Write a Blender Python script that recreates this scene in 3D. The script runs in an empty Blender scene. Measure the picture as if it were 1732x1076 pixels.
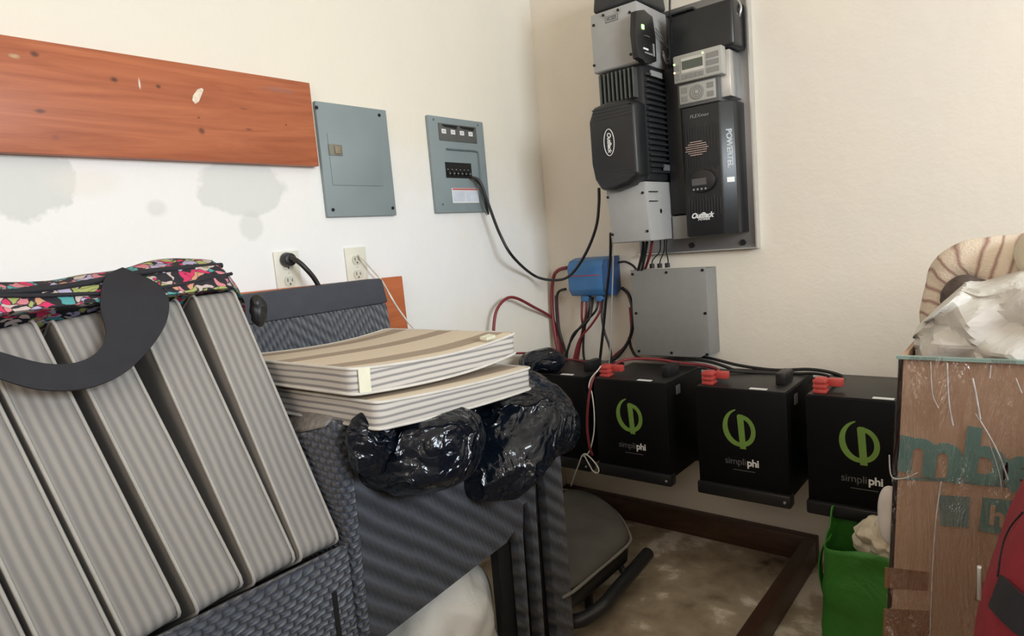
import bpy, bmesh, math, random
from mathutils import Vector, Matrix, noise

# ------------------------------------------------------------------ camera
FPX, CX, CY = 1091.0, 866.0, 538.0
CAM = Vector((1.6109, -2.2288, 1.16))
def _ray(px, py):
    return Vector((px - CX, py - CY, FPX))
_y = _ray(1761, 335).normalized()
_m = _ray(-468, 525).normalized()
_m = (_m - _y * _m.dot(_y)).normalized()
_x = -_m
_z = _x.cross(_y)
ROT = Matrix((_x, _y, _z))                    # world = ROT @ (right, down, forward)
sc = bpy.context.scene
COL = sc.collection
cd = bpy.data.cameras.new('camera')
cam = bpy.data.objects.new('camera', cd)
COL.objects.link(cam)
cd.sensor_width = 36.0
cd.lens = FPX / 1732 * 36.0
cd.clip_start = 0.02
r_, d_, f_ = ROT.col[0], ROT.col[1], ROT.col[2]
mw = Matrix((( r_[0], -d_[0], -f_[0], CAM[0]), (r_[1], -d_[1], -f_[1], CAM[1]), (r_[2], -d_[2], -f_[2], CAM[2]), (0, 0, 0, 1)))
cam.matrix_world = mw
sc.camera = cam

# ------------------------------------------------------------------ world, light, exposure
sc.view_settings.view_transform = 'Standard'
sc.view_settings.look = 'None'
sc.view_settings.gamma = 1.0
sc.view_settings.use_curve_mapping = False
sc.view_settings.exposure = 0.0
w = bpy.data.worlds.new('world'); sc.world = w
w.use_nodes = True
w.node_tree.nodes['Background'].inputs[0].default_value = (0.55, 0.75, 1.0, 1)
w.node_tree.nodes['Background'].inputs[1].default_value = 0.6
def area(name, loc, target, sx, sy, power, color):
    l = bpy.data.lights.new(name, 'AREA'); l.shape = 'RECTANGLE'
    l.size = sx; l.size_y = sy; l.energy = power; l.color = color
    o = bpy.data.objects.new(name, l); COL.objects.link(o)
    o.location = loc
    o.rotation_euler = (Vector(target) - Vector(loc)).to_track_quat('-Z', 'Y').to_euler()
    return o
# daylight through the opening in the right wall and the doorway behind the camera
area('window_daylight', (3.55, -1.85, 1.80), (0, -1.1, 1.25), 1.3, 0.85, 84, (0.84, 0.93, 1.0))
area('doorway_daylight', (1.9, -3.95, 1.95), (1.2, 0, 1.3), 1.4, 0.95, 17, (1.0, 0.82, 0.68))

# ------------------------------------------------------------------ pixel helpers (points on real planes)
def onx(px, py, X):
    v = ROT @ _ray(px, py); return CAM + v * ((X - CAM.x) / v.x)
def ony(px, py, Y):
    v = ROT @ _ray(px, py); return CAM + v * ((Y - CAM.y) / v.y)
def onz(px, py, Z):
    v = ROT @ _ray(px, py); return CAM + v * ((Z - CAM.z) / v.z)
def onp(px, py, P, n):
    v = ROT @ _ray(px, py); return CAM + v * ((P - CAM).dot(n) / v.dot(n))

# ------------------------------------------------------------------ material helpers
def srgb(r, g, b):
    f = lambda c: (c / 255) / 12.92 if c / 255 <= 0.04045 else ((c / 255 + 0.055) / 1.055) ** 2.4
    return (f(r), f(g), f(b), 1)
class NT:
    def __init__(s, name):
        s.m = bpy.data.materials.new(name); s.m.use_nodes = True
        s.t = s.m.node_tree; s.b = s.t.nodes['Principled BSDF']
    def n(s, typ, **kw):
        o = s.t.nodes.new(typ)
        for k, v in kw.items(): setattr(o, k, v)
        return o
    def l(s, a, b): s.t.links.new(a, b)
    def math(s, op, a, b=None, c=None):
        o = s.n('ShaderNodeMath', operation=op)
        for i, v in enumerate((a, b, c)):
            if v is None: continue
            if isinstance(v, (int, float)): o.inputs[i].default_value = v
            else: s.l(v, o.inputs[i])
        return o.outputs[0]
    def mix(s, fac, a, b):
        o = s.n('ShaderNodeMix', data_type='RGBA')
        for i, v in ((0, fac), (6, a), (7, b)):
            if isinstance(v, (int, float, tuple)): o.inputs[i].default_value = v
            else: s.l(v, o.inputs[i])
        return o.outputs[2]
    def coord(s, kind='Object'):
        o = s.n('ShaderNodeTexCoord'); return o.outputs[kind]
    def sep(s, v):
        o = s.n('ShaderNodeSeparateXYZ'); s.l(v, o.inputs[0]); return o.outputs
    def scale(s, v, sc3):
        o = s.n('ShaderNodeVectorMath', operation='MULTIPLY'); s.l(v, o.inputs[0]); o.inputs[1].default_value = sc3
        return o.outputs[0]
    def noise(s, v, scale, detail=4, rough=0.5, dist=0.0):
        o = s.n('ShaderNodeTexNoise'); s.l(v, o.inputs['Vector'])
        o.inputs['Scale'].default_value = scale; o.inputs['Detail'].default_value = detail
        o.inputs['Roughness'].default_value = rough; o.inputs['Distortion'].default_value = dist
        return o.outputs[0]
    def ramp(s, f, stops):
        o = s.n('ShaderNodeValToRGB'); s.l(f, o.inputs[0])
        e = o.color_ramp.elements
        while len(e) < len(stops): e.new(0.5)
        for i, (p, c) in enumerate(stops):
            e[i].position = p; e[i].color = c if isinstance(c, tuple) else (c, c, c, 1)
        return o.outputs[0]
    def bump(s, h, strength=0.3, dist=0.01):
        o = s.n('ShaderNodeBump'); s.l(h, o.inputs['Height'])
        o.inputs['Strength'].default_value = strength; o.inputs['Distance'].default_value = dist
        s.l(o.outputs[0], s.b.inputs['Normal']); return o
    def color(s, c):
        if isinstance(c, tuple): s.b.inputs['Base Color'].default_value = c
        else: s.l(c, s.b.inputs['Base Color'])
    def set(s, rough=0.5, metal=0.0, **kw):
        s.b.inputs['Roughness'].default_value = rough; s.b.inputs['Metallic'].default_value = metal
        for k, v in kw.items(): s.b.inputs[k].default_value = v
        return s
def plain(name, c, rough=0.5, metal=0.0, var=0.08, vs=30, bmp=0.0, bs=200, **kw):
    """a colour with a little procedural mottling and optional fine grain"""
    t = NT(name); co = t.coord()
    n = t.noise(co, vs, 3)
    d = tuple(x * (1 - var) for x in c[:3]) + (1,)
    e = tuple(min(1, x * (1 + var)) for x in c[:3]) + (1,)
    t.color(t.ramp(n, [(0.3, d), (0.7, e)]))
    if bmp: t.bump(t.noise(co, bs, 2), bmp, 0.002)
    t.set(rough, metal, **kw)
    return t.m
def emis(name, c, st):
    t = NT(name); t.color(c); t.b.inputs['Emission Color'].default_value = c; t.b.inputs['Emission Strength'].default_value = st
    return t.m

# walls: cream paint; grey plaster patches and broad whiter areas on the left wall
def spot(t, s, cy, cz, ry, rz, wob, w=None, edge=0.12):
    """mask 1 inside an ellipse in the wall plane"""
    a = t.math('DIVIDE', t.math('SUBTRACT', s[1], cy), ry)
    b = t.math('DIVIDE', t.math('SUBTRACT', s[2], cz), rz)
    r = t.math('SQRT', t.math('ADD', t.math('MULTIPLY', a, a), t.math('MULTIPLY', b, b)))
    if w is not None: r = t.math('ADD', r, t.math('MULTIPLY', t.math('SUBTRACT', w, 0.5), wob))
    mr = t.n('ShaderNodeMapRange'); t.l(r, mr.inputs[0])
    mr.inputs[1].default_value = 1 - edge; mr.inputs[2].default_value = 1 + edge
    mr.inputs[3].default_value = 1; mr.inputs[4].default_value = 0
    return mr.outputs[0]
def wall_mat(name, base, patches=()):
    t = NT(name); co = t.coord(); s = t.sep(co)
    n1 = t.noise(co, 1.6, 3, 0.55)
    c = t.mix(t.ramp(n1, [(0.35, 0.0), (0.7, 1.0)]), base, tuple(min(1, base[i] * (0.94, 0.95, 0.99)[i]) for i in range(3)) + (1,))
    wv = t.math('ADD', t.math('MULTIPLY', t.noise(co, 7, 4, 0.6), 1.3), t.math('MULTIPLY', t.noise(co, 24, 3, 0.6), .5))
    wv = t.math('SUBTRACT', wv, .4)
    for (cy, cz, ry, rz, wob, col, am, ed) in patches:
        m = t.math('MULTIPLY', spot(t, s, cy, cz, ry, rz, wob, wv, ed), am)
        c = t.mix(m, c, col)
    t.color(c)
    fine = t.math('ADD', t.math('MULTIPLY', t.noise(co, 9, 4, 0.6), 1.0), t.math('MULTIPLY', t.noise(co, 90, 3, 0.5), 0.12))
    t.bump(fine, 0.25, 0.012)
    t.set(0.62)
    return t.m
CREAM = (0.80, 0.72, 0.60, 1)
def yz(px, py): p = onx(px, py, 0); return p.y, p.z
pats = []
GREY = (0.62, 0.63, 0.60, 1); WHT = (0.86, 0.86, 0.86, 1)
for px, py, ry, rz, wob, col, am, ed in [
        (200, 420, 1.4, 0.27, 0.5, WHT, 0.8, 0.35), (700, 470, 0.7, 0.22, 0.6, WHT, 0.6, 0.4),
        (25, 302, 0.10, 0.075, 0.9, GREY, 0.75, 0.06), (412, 318, 0.115, 0.075, 0.7, GREY, 0.62, 0.06), (425, 385, 0.035, 0.04, 0.8, GREY, 0.5, 0.15),
        (265, 352, 0.022, 0.018, 0.5, GREY, 0.5, 0.3), (150, 310, 0.06, 0.03, 0.8, (0.8, 0.75, 0.68, 1), 0.5, 0.4)]:
    y, z = yz(px, py); pats.append((y, z, ry, rz, wob, col, am, ed))
M_LEFT = wall_mat('cream_wall_paint_patched', (0.83, 0.77, 0.65, 1), pats)
M_BACK = wall_mat('cream_wall_paint', CREAM)
# quilted charcoal upholstery
def quilt(name, kind, axis=1, c1=(0.070, 0.078, 0.098, 1), c2=(0.020, 0.023, 0.031, 1)):
    t = NT(name); co = t.coord(); s = t.sep(co)
    u, v = (s[1] if axis == 'xy' else s[axis]), s[2]
    wob = t.math('MULTIPLY', t.math('SUBTRACT', t.noise(co, 14, 2), 0.5), 0.012)
    if kind == 'chevron':
        # wide ribs that slope down in one direction, restarted at each seam
        st = t.math('MODULO', t.math('ADD', u, 5.0 + 1.515 - 0.02), 0.17)
        ph = t.math('ADD', t.math('ADD', v, wob), t.math('MULTIPLY', st, 0.85))
        rib = t.math('SINE', t.math('MULTIPLY', ph, 2 * math.pi / 0.047))
        dash = t.math('SINE', t.math('MULTIPLY', t.math('ADD', u, t.math('MULTIPLY', v, 0.3)), 2 * math.pi / 0.011))
        h = t.math('ADD', t.math('MULTIPLY', rib, 0.9), t.math('MULTIPLY', dash, 0.05))
    elif kind == 'dashes':
        tri = t.math('PINGPONG', t.math('ADD', u, 0.03), 0.13)
        ph = t.math('ADD', t.math('ADD', v, wob), t.math('MULTIPLY', tri, 0.8))
        rib = t.math('SINE', t.math('MULTIPLY', ph, 2 * math.pi / 0.032))
        dash = t.math('SINE', t.math('MULTIPLY', t.math('ADD', u, t.math('MULTIPLY', v, 0.3)), 2 * math.pi / 0.013))
        h = t.math('ADD', t.math('MULTIPLY', rib, 0.6), t.math('MULTIPLY', dash, 0.4))
    else:
        # short dashes in brick order
        if axis == 'xy': u = t.math('ADD', s[0], s[1])
        w2 = t.math('MULTIPLY', t.math('SUBTRACT', t.noise(co, 9, 2), 0.5), 0.03)
        vv = t.math('DIVIDE', t.math('ADD', v, w2), 0.0125)
        rowp = t.math('ABSOLUTE', t.math('SINE', t.math('MULTIPLY', vv, math.pi)))
        par = t.math('MULTIPLY', t.math('FLOOR', vv), 0.5)
        colp = t.math('ABSOLUTE', t.math('SINE', t.math('MULTIPLY', t.math('ADD', t.math('DIVIDE', t.math('ADD', u, w2), 0.024), par), math.pi)))
        h = t.math('SUBTRACT', t.math('MULTIPLY', t.math('MULTIPLY', rowp, colp), 2.0), 1.0)
    f = t.math('ADD', t.math('MULTIPLY', h, 0.38), 0.5)
    f = t.math('ADD', f, t.math('MULTIPLY', t.math('SUBTRACT', t.noise(co, 220, 3), 0.5), 0.55))
    t.color(t.ramp(f, [(0.15, c2), (0.85, c1)]))
    t.bump(h, 0.85, 0.006)
    t.set(0.85, **{'Sheen Weight': 0.25})
    return t.m
M_CHEV = quilt('charcoal_chevron_quilting', 'chevron')
M_BASK = quilt('charcoal_basket_quilting', 'basket', 'xy', (0.085, 0.10, 0.135, 1), (0.022, 0.027, 0.042, 1))
M_BACKQ = quilt('charcoal_dashed_quilting', 'dashes', 1, (0.10, 0.108, 0.125, 1), (0.040, 0.045, 0.057, 1))
M_CHARC = plain('charcoal_plain_cloth', (0.052, 0.056, 0.070, 1), 0.85, bmp=0.3, bs=600)
M_DKCLOTH = plain('dark_grey_cloth', (0.018, 0.018, 0.021, 1), 0.9, bmp=0.4, bs=300)
M_BLACKV = plain('black_void_shade', (0.006, 0.006, 0.007, 1), 0.9)  # near-black that stands in for shade inside the sofa gaps
M_TAUPE = plain('taupe_fleece', (0.22, 0.20, 0.18, 1), 0.95, var=0.25, vs=80, bmp=0.5, bs=150)
# cushion boxing stripes along the thickness, bands on the big faces
def boxing(name, light, dark, per=0.0165, blur=0.1):
    t = NT(name); co = t.coord(); s = t.sep(co)
    z = t.math('ADD', s[2], t.math('MULTIPLY', t.math('SUBTRACT', t.noise(co, 12, 2), 0.5), 0.003))
    a = t.math('ADD', t.math('MULTIPLY', t.math('SINE', t.math('MULTIPLY', z, 2 * math.pi / per)), 0.5), 0.5)
    fine = t.noise(t.scale(co, (30, 30, 600)), 1, 2)
    a = t.math('ADD', a, t.math('MULTIPLY', t.math('SUBTRACT', fine, 0.5), 0.12))
    t.color(t.ramp(a, [(0.08, dark), (0.08 + 0.35 + blur, light)]))
    t.bump(t.noise(co, 400, 2), 0.2, 0.001)
    t.set(0.9)
    return t.m
M_BOXU = boxing('grey_striped_ticking', (0.31, 0.288, 0.262, 1), (0.205, 0.192, 0.182, 1), 0.0158, 0.5)
M_BOXH = boxing('pale_striped_ticking', (0.58, 0.54, 0.49, 1), (0.26, 0.245, 0.24, 1), 0.0125)
def bands(name):
    t = NT(name); co = t.coord(); s = t.sep(co)
    y = t.math('ADD', s[1], t.math('MULTIPLY', t.math('SUBTRACT', t.noise(co, 6, 2), 0.5), 0.01))
    b = t.math('SINE', t.math('MULTIPLY', t.math('ADD', y, 0.045), 2 * math.pi / 0.17))
    f = t.math('SINE', t.math('MULTIPLY', y, 2 * math.pi / 0.0085))
    tan = t.mix(t.ramp(f, [(0.3, 0.0), (0.7, 1.0)]), (0.33, 0.255, 0.185, 1), (0.43, 0.35, 0.27, 1))
    t.color(t.mix(t.ramp(b, [(0.52, 0.0), (0.56, 1.0)]), (0.66, 0.56, 0.43, 1), tan))
    t.bump(t.noise(co, 300, 2), 0.2, 0.001)
    t.set(0.9)
    return t.m
M_BAND = bands('beige_tan_banded_cloth')
M_PIPE_L = plain('cream_piping', (0.62, 0.59, 0.54, 1), 0.8)
M_PIPE_G = plain('pale_grey_piping', (0.38, 0.36, 0.33, 1), 0.8)
M_TAGC = plain('cream_tag', (0.72, 0.70, 0.55, 1), 0.8)
# wood
def wood(name, c1, c2, spots=()):
    t = NT(name); co = t.coord(); s = t.sep(co)
    st = t.scale(co, (3.0, 1.2, 14.0))
    g = t.noise(st, 1.7, 4, 0.55, 1.6)
    fine = t.noise(t.scale(co, (20, 6, 160)), 2.0, 3, 0.6)
    f = t.math('ADD', t.math('MULTIPLY', g, 0.85), t.math('MULTIPLY', fine, 0.15))
    c = t.ramp(f, [(0.32, c1), (0.68, c2)])
    wv = t.noise(co, 60, 3, 0.6)
    for (cy, cz, ry, rz, col, am) in spots:
        c = t.mix(t.math('MULTIPLY', spot(t, s, cy, cz, ry*.8, rz*.8, 1.6, wv, 0.5), am), c, col)
    t.color(c); t.bump(fine, 0.1, 0.002); t.set(0.42)
    return t.m
ws = []
KN = (0.10, 0.035, 0.02, 1); CH = (0.85, 0.78, 0.68, 1)
for px, py, ry, rz, col, am in [(58, 91, .009, .006, KN, .9), (25, 95, .01, .005, (0.5, 0.38, 0.22, 1), .8), (68, 188, .010, .005, KN, .8), (193, 135, .008, .006, KN, .95),
        (268, 146, .007, .005, KN, .9), (236, 143, .0025, .013, CH, .8), (341, 221, .009, .008, KN, .8), (336, 199, .004, .003, KN, .8),
        (94, 232, .008, .006, (0.25, 0.07, 0.05, 1), .6), (421, 219, .01, .003, KN, .6), (484, 211, .003, .003, KN, .7), (412, 184, .012, .003, KN, .4),
        (470, 152, .05, .008, (0.35, 0.16, 0.13, 1), .5)]:
    p = onx(px, py, .03); ws.append((p.y, p.z, ry, rz, col, am))
M_PLANK = wood('red_orange_stained_pine', (0.33, 0.085, 0.035, 1), (0.52, 0.165, 0.070, 1), ws)
M_BOARD = wood('orange_stained_board', (0.42, 0.105, 0.035, 1), (0.55, 0.16, 0.06, 1))
M_CURB = wood('dark_red_brown_timber', (0.045, 0.020, 0.012, 1), (0.085, 0.042, 0.026, 1))
# floor
def concrete(name, sd=0.0):
    t = NT(name); co = t.coord()
    a = t.noise(co, 2.6, 6, 0.6, 0.25)
    b = t.noise(co, 8.0, 5, 0.6, 0.2)
    f = t.math('ADD', t.math('MULTIPLY', a, 0.65), t.math('MULTIPLY', b, 0.35))
    t.color(t.ramp(f, [(0.38, (0.10, 0.072, 0.048, 1)), (0.46, (0.34, 0.265, 0.185, 1)), (0.55, (0.46, 0.38, 0.27, 1)), (0.60, (0.85, 0.76, 0.63, 1))]))
    t.bump(f, 0.4, 0.01); t.set(0.55)
    return t.m
M_FLOOR = concrete('stained_concrete')
# enclosures
M_PANELG = plain('blue_grey_enamel', (0.235, 0.285, 0.295, 1), 0.45, var=0.05, vs=8)
M_PANELD = plain('blue_grey_enamel_dark', (0.12, 0.15, 0.16, 1), 0.5, var=0.1)
M_LABGR = plain('grey_label_strip', (0.10, 0.10, 0.095, 1), 0.6)
M_GREYBOX = plain('grey_powder_coat', (0.36, 0.355, 0.345, 1), 0.5, 0.0, var=0.03, bmp=0.15, bs=500)
M_GREYJB = plain('mid_grey_powder_coat', (0.235, 0.23, 0.215, 1), 0.55, 0.0, var=0.03, bmp=0.1, bs=500)
M_PLATE = plain('satin_aluminium_plate', (0.27, 0.27, 0.275, 1), 0.38, 0.75, var=0.06, vs=5)
M_SILVER = plain('bright_aluminium', (0.62, 0.63, 0.62, 1), 0.3, 0.8, var=0.05)
M_BLKMET = plain('black_cast_metal', (0.020, 0.021, 0.023, 1), 0.42, var=0.15, bmp=0.2, bs=500)
M_BLKMET2 = plain('black_satin_cover', (0.014, 0.015, 0.017, 1), 0.33, var=0.1, bmp=0.1, bs=400)
M_BLKPL = plain('black_plastic', (0.012, 0.012, 0.013, 1), 0.4, var=0.1)
M_BAT = plain('black_battery_case', (0.003, 0.003, 0.0034, 1), 0.55, var=0.1, bmp=0.1, bs=400, **{'Specular IOR Level': 0.18})
M_BATTOP = plain('battery_top_black', (0.016, 0.015, 0.014, 1), 0.42, var=0.1)
M_SCREW = plain('dark_screw', (0.02, 0.02, 0.02, 1), 0.4, 0.6)
M_WHITE = plain('white_print', (0.80, 0.80, 0.78, 1), 0.6, var=0.02)
M_GREYPR = plain('grey_print', (0.30, 0.30, 0.30, 1), 0.6, var=0.05)
M_DIMPR = plain('dim_print', (0.14, 0.14, 0.14, 1), 0.6, var=0.05)
M_GREEN = plain('leaf_green_print', (0.17, 0.30, 0.055, 1), 0.55, var=0.08)
M_RED = plain('red_connector_plastic', (0.50, 0.065, 0.055, 1), 0.45, var=0.08)
M_REDC = plain('red_cable_jacket', (0.21, 0.026, 0.032, 1), 0.45, var=0.1)
M_BLKC = plain('black_cable_jacket', (0.012, 0.011, 0.011, 1), 0.42, var=0.15)
M_WHC = plain('white_cable_jacket', (0.72, 0.68, 0.60, 1), 0.5)
M_BLUE = plain('blue_enamel', (0.045, 0.16, 0.36, 1), 0.35, var=0.08, vs=10)
M_BLUED = plain('blue_enamel_deep', (0.02, 0.08, 0.22, 1), 0.4)
M_OUTLET = plain('ivory_plastic', (0.74, 0.72, 0.62, 1), 0.4, var=0.02)
M_OUTD = plain('ivory_plastic_dark', (0.60, 0.58, 0.48, 1), 0.4, var=0.02)  # darker ivory for the receptacles and cover screw
M_LCD = plain('grey_lcd', (0.085, 0.095, 0.075, 1), 0.25, var=0.05)
M_LCD2 = plain('dim_lcd', (0.09, 0.085, 0.09, 1), 0.25, var=0.08)
M_MATE = plain('warm_grey_faceplate', (0.40, 0.385, 0.345, 1), 0.5, var=0.03)
M_KEY = plain('grey_keypad', (0.25, 0.24, 0.22, 1), 0.55, var=0.03)
M_LEDG = emis('green_led', (0.45, 1.0, 0.25, 1), 3.0)
M_LEDA = emis('amber_led', (1.0, 0.75, 0.35, 1), 2.5)
M_COPPER = plain('copper_print', (0.50, 0.36, 0.31, 1), 0.5, var=0.15)
M_LABRED = plain('red_label_header', (0.50, 0.12, 0.12, 1), 0.6)
M_LABBL = plain('pale_label', (0.62, 0.66, 0.74, 1), 0.6)
# bags and boxes
def plastic_bag(name, c, rough=0.18, sc_=14, bs=0.5):
    t = NT(name); co = t.coord()
    a = t.noise(co, sc_, 5, 0.62, 1.8)
    b = t.n('ShaderNodeTexVoronoi', feature='DISTANCE_TO_EDGE'); t.l(t.scale(co, (1, 1, 1)), b.inputs['Vector']); b.inputs['Scale'].default_value = sc_ * 1.1
    h = t.math('ADD', a, t.math('MULTIPLY', b.outputs[0], 0.5))
    t.color(c); t.bump(h, bs, 0.03); t.set(rough)
    return t.m
def trash():
    t = NT('glossy_black_plastic'); co = t.coord()
    wv = t.n('ShaderNodeTexNoise'); t.l(co, wv.inputs['Vector']); wv.inputs['Scale'].default_value = 5; wv.inputs['Detail'].default_value = 3
    ad = t.n('ShaderNodeVectorMath', operation='MULTIPLY_ADD'); t.l(wv.outputs['Color'], ad.inputs[0]); ad.inputs[1].default_value = (.22, .22, .22); t.l(co, ad.inputs[2])
    a = t.noise(ad.outputs[0], 6.5, 3, 0.5, 0.6)
    rg = t.math('ABSOLUTE', t.math('SUBTRACT', a, 0.5))
    b = t.noise(ad.outputs[0], 28, 3, 0.5, 0.4)
    rb = t.math('ABSOLUTE', t.math('SUBTRACT', b, 0.5))
    h = t.math('SUBTRACT', t.math('MULTIPLY', t.math('POWER', rg, .6), -1.2), t.math('MULTIPLY', rb, .18))
    t.color((0.004, 0.007, 0.013, 1)); t.bump(h, 0.9, 0.04); t.set(0.13)
    return t.m
M_TRASH = trash()
M_WHBAG = plastic_bag('white_plastic_sheet', (0.80, 0.78, 0.72, 1), 0.45, 5, 0.3)
M_GRBAG = plastic_bag('green_woven_bag', (0.045, 0.22, 0.025, 1), 0.5, 5, 0.35)
M_CREAMC = plastic_bag('cream_cloth', (0.66, 0.58, 0.44, 1), 0.9, 8, 0.25)
M_GWSH = plastic_bag('pale_grey_sheet', (0.68, 0.66, 0.61, 1), 0.5, 5, 0.35)
M_REDBAG = plain('red_nylon', (0.27, 0.014, 0.026, 1), 0.8, var=0.1, bmp=0.2, bs=500)
M_WEB = plain('black_webbing', (0.016, 0.016, 0.021, 1), 0.8, var=0.1, bmp=0.4, bs=700)
M_SEAT = plain('dark_grey_seat_cloth', (0.085, 0.078, 0.068, 1), 0.9, var=0.2, vs=8, bmp=0.3, bs=500)
M_SEATP = plain('grey_seat_piping', (0.20, 0.19, 0.17, 1), 0.8)
M_TEAL = plain('teal_print', (0.13, 0.25, 0.22, 1), 0.7, var=0.12, vs=12)
M_TEALD = plain('dull_teal_print', (0.15, 0.22, 0.20, 1), 0.7, var=0.12, vs=12)
M_TEALE = plain('teal_edge', (0.30, 0.60, 0.56, 1), 0.5, var=0.1)
def cardboard():
    t = NT('brown_cardboard'); co = t.coord()
    v = t.n('ShaderNodeTexVoronoi', feature='F1', distance='CHEBYCHEV'); t.l(t.scale(co, (7, 7, 5)), v.inputs['Vector']); v.inputs['Scale'].default_value = 1.3
    n = t.noise(t.scale(co, (3, 3, 30)), 3, 3)
    c = t.mix(v.outputs['Color'], (0.38, 0.225, 0.13, 1), (0.52, 0.335, 0.215, 1))
    c = t.mix(t.math('MULTIPLY', n, 0.35), c, (0.52, 0.37, 0.27, 1))
    t.color(c); t.bump(n, 0.15, 0.004); t.set(0.6); return t.m
M_CARD = cardboard()
M_TAPE = plain('brown_packing_tape', (0.25, 0.125, 0.07, 1), 0.25, var=0.1)
def film():
    t = NT('clear_stretch_film'); co = t.coord()
    out = t.t.nodes['Material Output']
    tr = t.n('ShaderNodeBsdfTransparent'); gl = t.n('ShaderNodeBsdfGlossy'); gl.inputs['Roughness'].default_value = 0.18
    bp = t.n('ShaderNodeBump'); bp.inputs['Strength'].default_value = 0.9; bp.inputs['Distance'].default_value = 0.03
    t.l(t.noise(t.scale(co, (7, 7, 1.3)), 3.2, 5, 0.62, 1.6), bp.inputs['Height'])
    t.l(bp.outputs[0], gl.inputs['Normal'])
    mx = t.n('ShaderNodeMixShader'); mx.inputs[0].default_value = 0.24
    t.l(tr.outputs[0], mx.inputs[1]); t.l(gl.outputs[0], mx.inputs[2]); t.l(mx.outputs[0], out.inputs['Surface'])
    return t.m
M_FILM = film()
def towel():
    t = NT('cream_striped_towelling'); uv = t.coord('UV'); s = t.sep(uv); co = t.coord()
    u = t.math('ADD', s[0], t.math('MULTIPLY', t.math('SUBTRACT', t.noise(co, 18, 2), 0.5), 0.012))
    a = t.math('PINGPONG', u, 0.0095)
    t.color(t.mix(t.ramp(a, [(0.0, 1.0), (0.0006, 1.0), (0.0014, 0.0)]), (0.78, 0.66, 0.53, 1), (0.36, 0.20, 0.17, 1)))
    t.bump(t.noise(co, 300, 3), 0.6, 0.003); t.set(0.95); return t.m
M_TOWEL = towel()
def floral():
    t = NT('bright_floral_print'); co = t.coord()
    wv = t.n('ShaderNodeTexNoise'); t.l(co, wv.inputs['Vector']); wv.inputs['Scale'].default_value = 22
    ad = t.n('ShaderNodeVectorMath', operation='MULTIPLY_ADD'); t.l(wv.outputs['Color'], ad.inputs[0]); ad.inputs[1].default_value = (0.06, 0.06, 0.06); t.l(co, ad.inputs[2])
    v = t.n('ShaderNodeTexVoronoi', feature='F1'); t.l(t.scale(ad.outputs[0], (1.0, 1.0, 2.2)), v.inputs['Vector']); v.inputs['Scale'].default_value = 50
    s = t.n('ShaderNodeSeparateColor'); t.l(v.outputs['Color'], s.inputs[0])
    cr = t.n('ShaderNodeValToRGB'); t.l(s.outputs[0], cr.inputs[0]); cr.color_ramp.interpolation = 'CONSTANT'
    pal = [(0, (0.012, 0.012, 0.018, 1)), (.22, (0.62, 0.22, 0.25, 1)), (.34, (0.36, 0.40, 0.13, 1)), (.46, (0.014, 0.014, 0.02, 1)), (.56, (0.62, 0.03, 0.12, 1)),
           (.65, (0.42, 0.38, 0.55, 1)), (.74, (0.08, 0.33, 0.34, 1)), (.81, (0.60, 0.30, 0.18, 1)), (.89, (0.55, 0.45, 0.42, 1))]
    e = cr.color_ramp.elements
    while len(e) < len(pal): e.new(0.5)
    for i, (p, c) in enumerate(pal): e[i].position = p; e[i].color = c
    v2 = t.n('ShaderNodeTexVoronoi', feature='DISTANCE_TO_EDGE'); t.l(t.scale(ad.outputs[0], (1.0, 1.0, 2.2)), v2.inputs['Vector']); v2.inputs['Scale'].default_value = 50
    t.color(t.mix(t.ramp(v2.outputs[0], [(0.02, 1.0), (0.07, 0.0)]), cr.outputs[0], (0.02, 0.018, 0.028, 1)))
    t.bump(t.noise(co, 40, 3), 0.3, 0.01); t.set(0.7); return t.m
M_FLORAL = floral()

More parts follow.
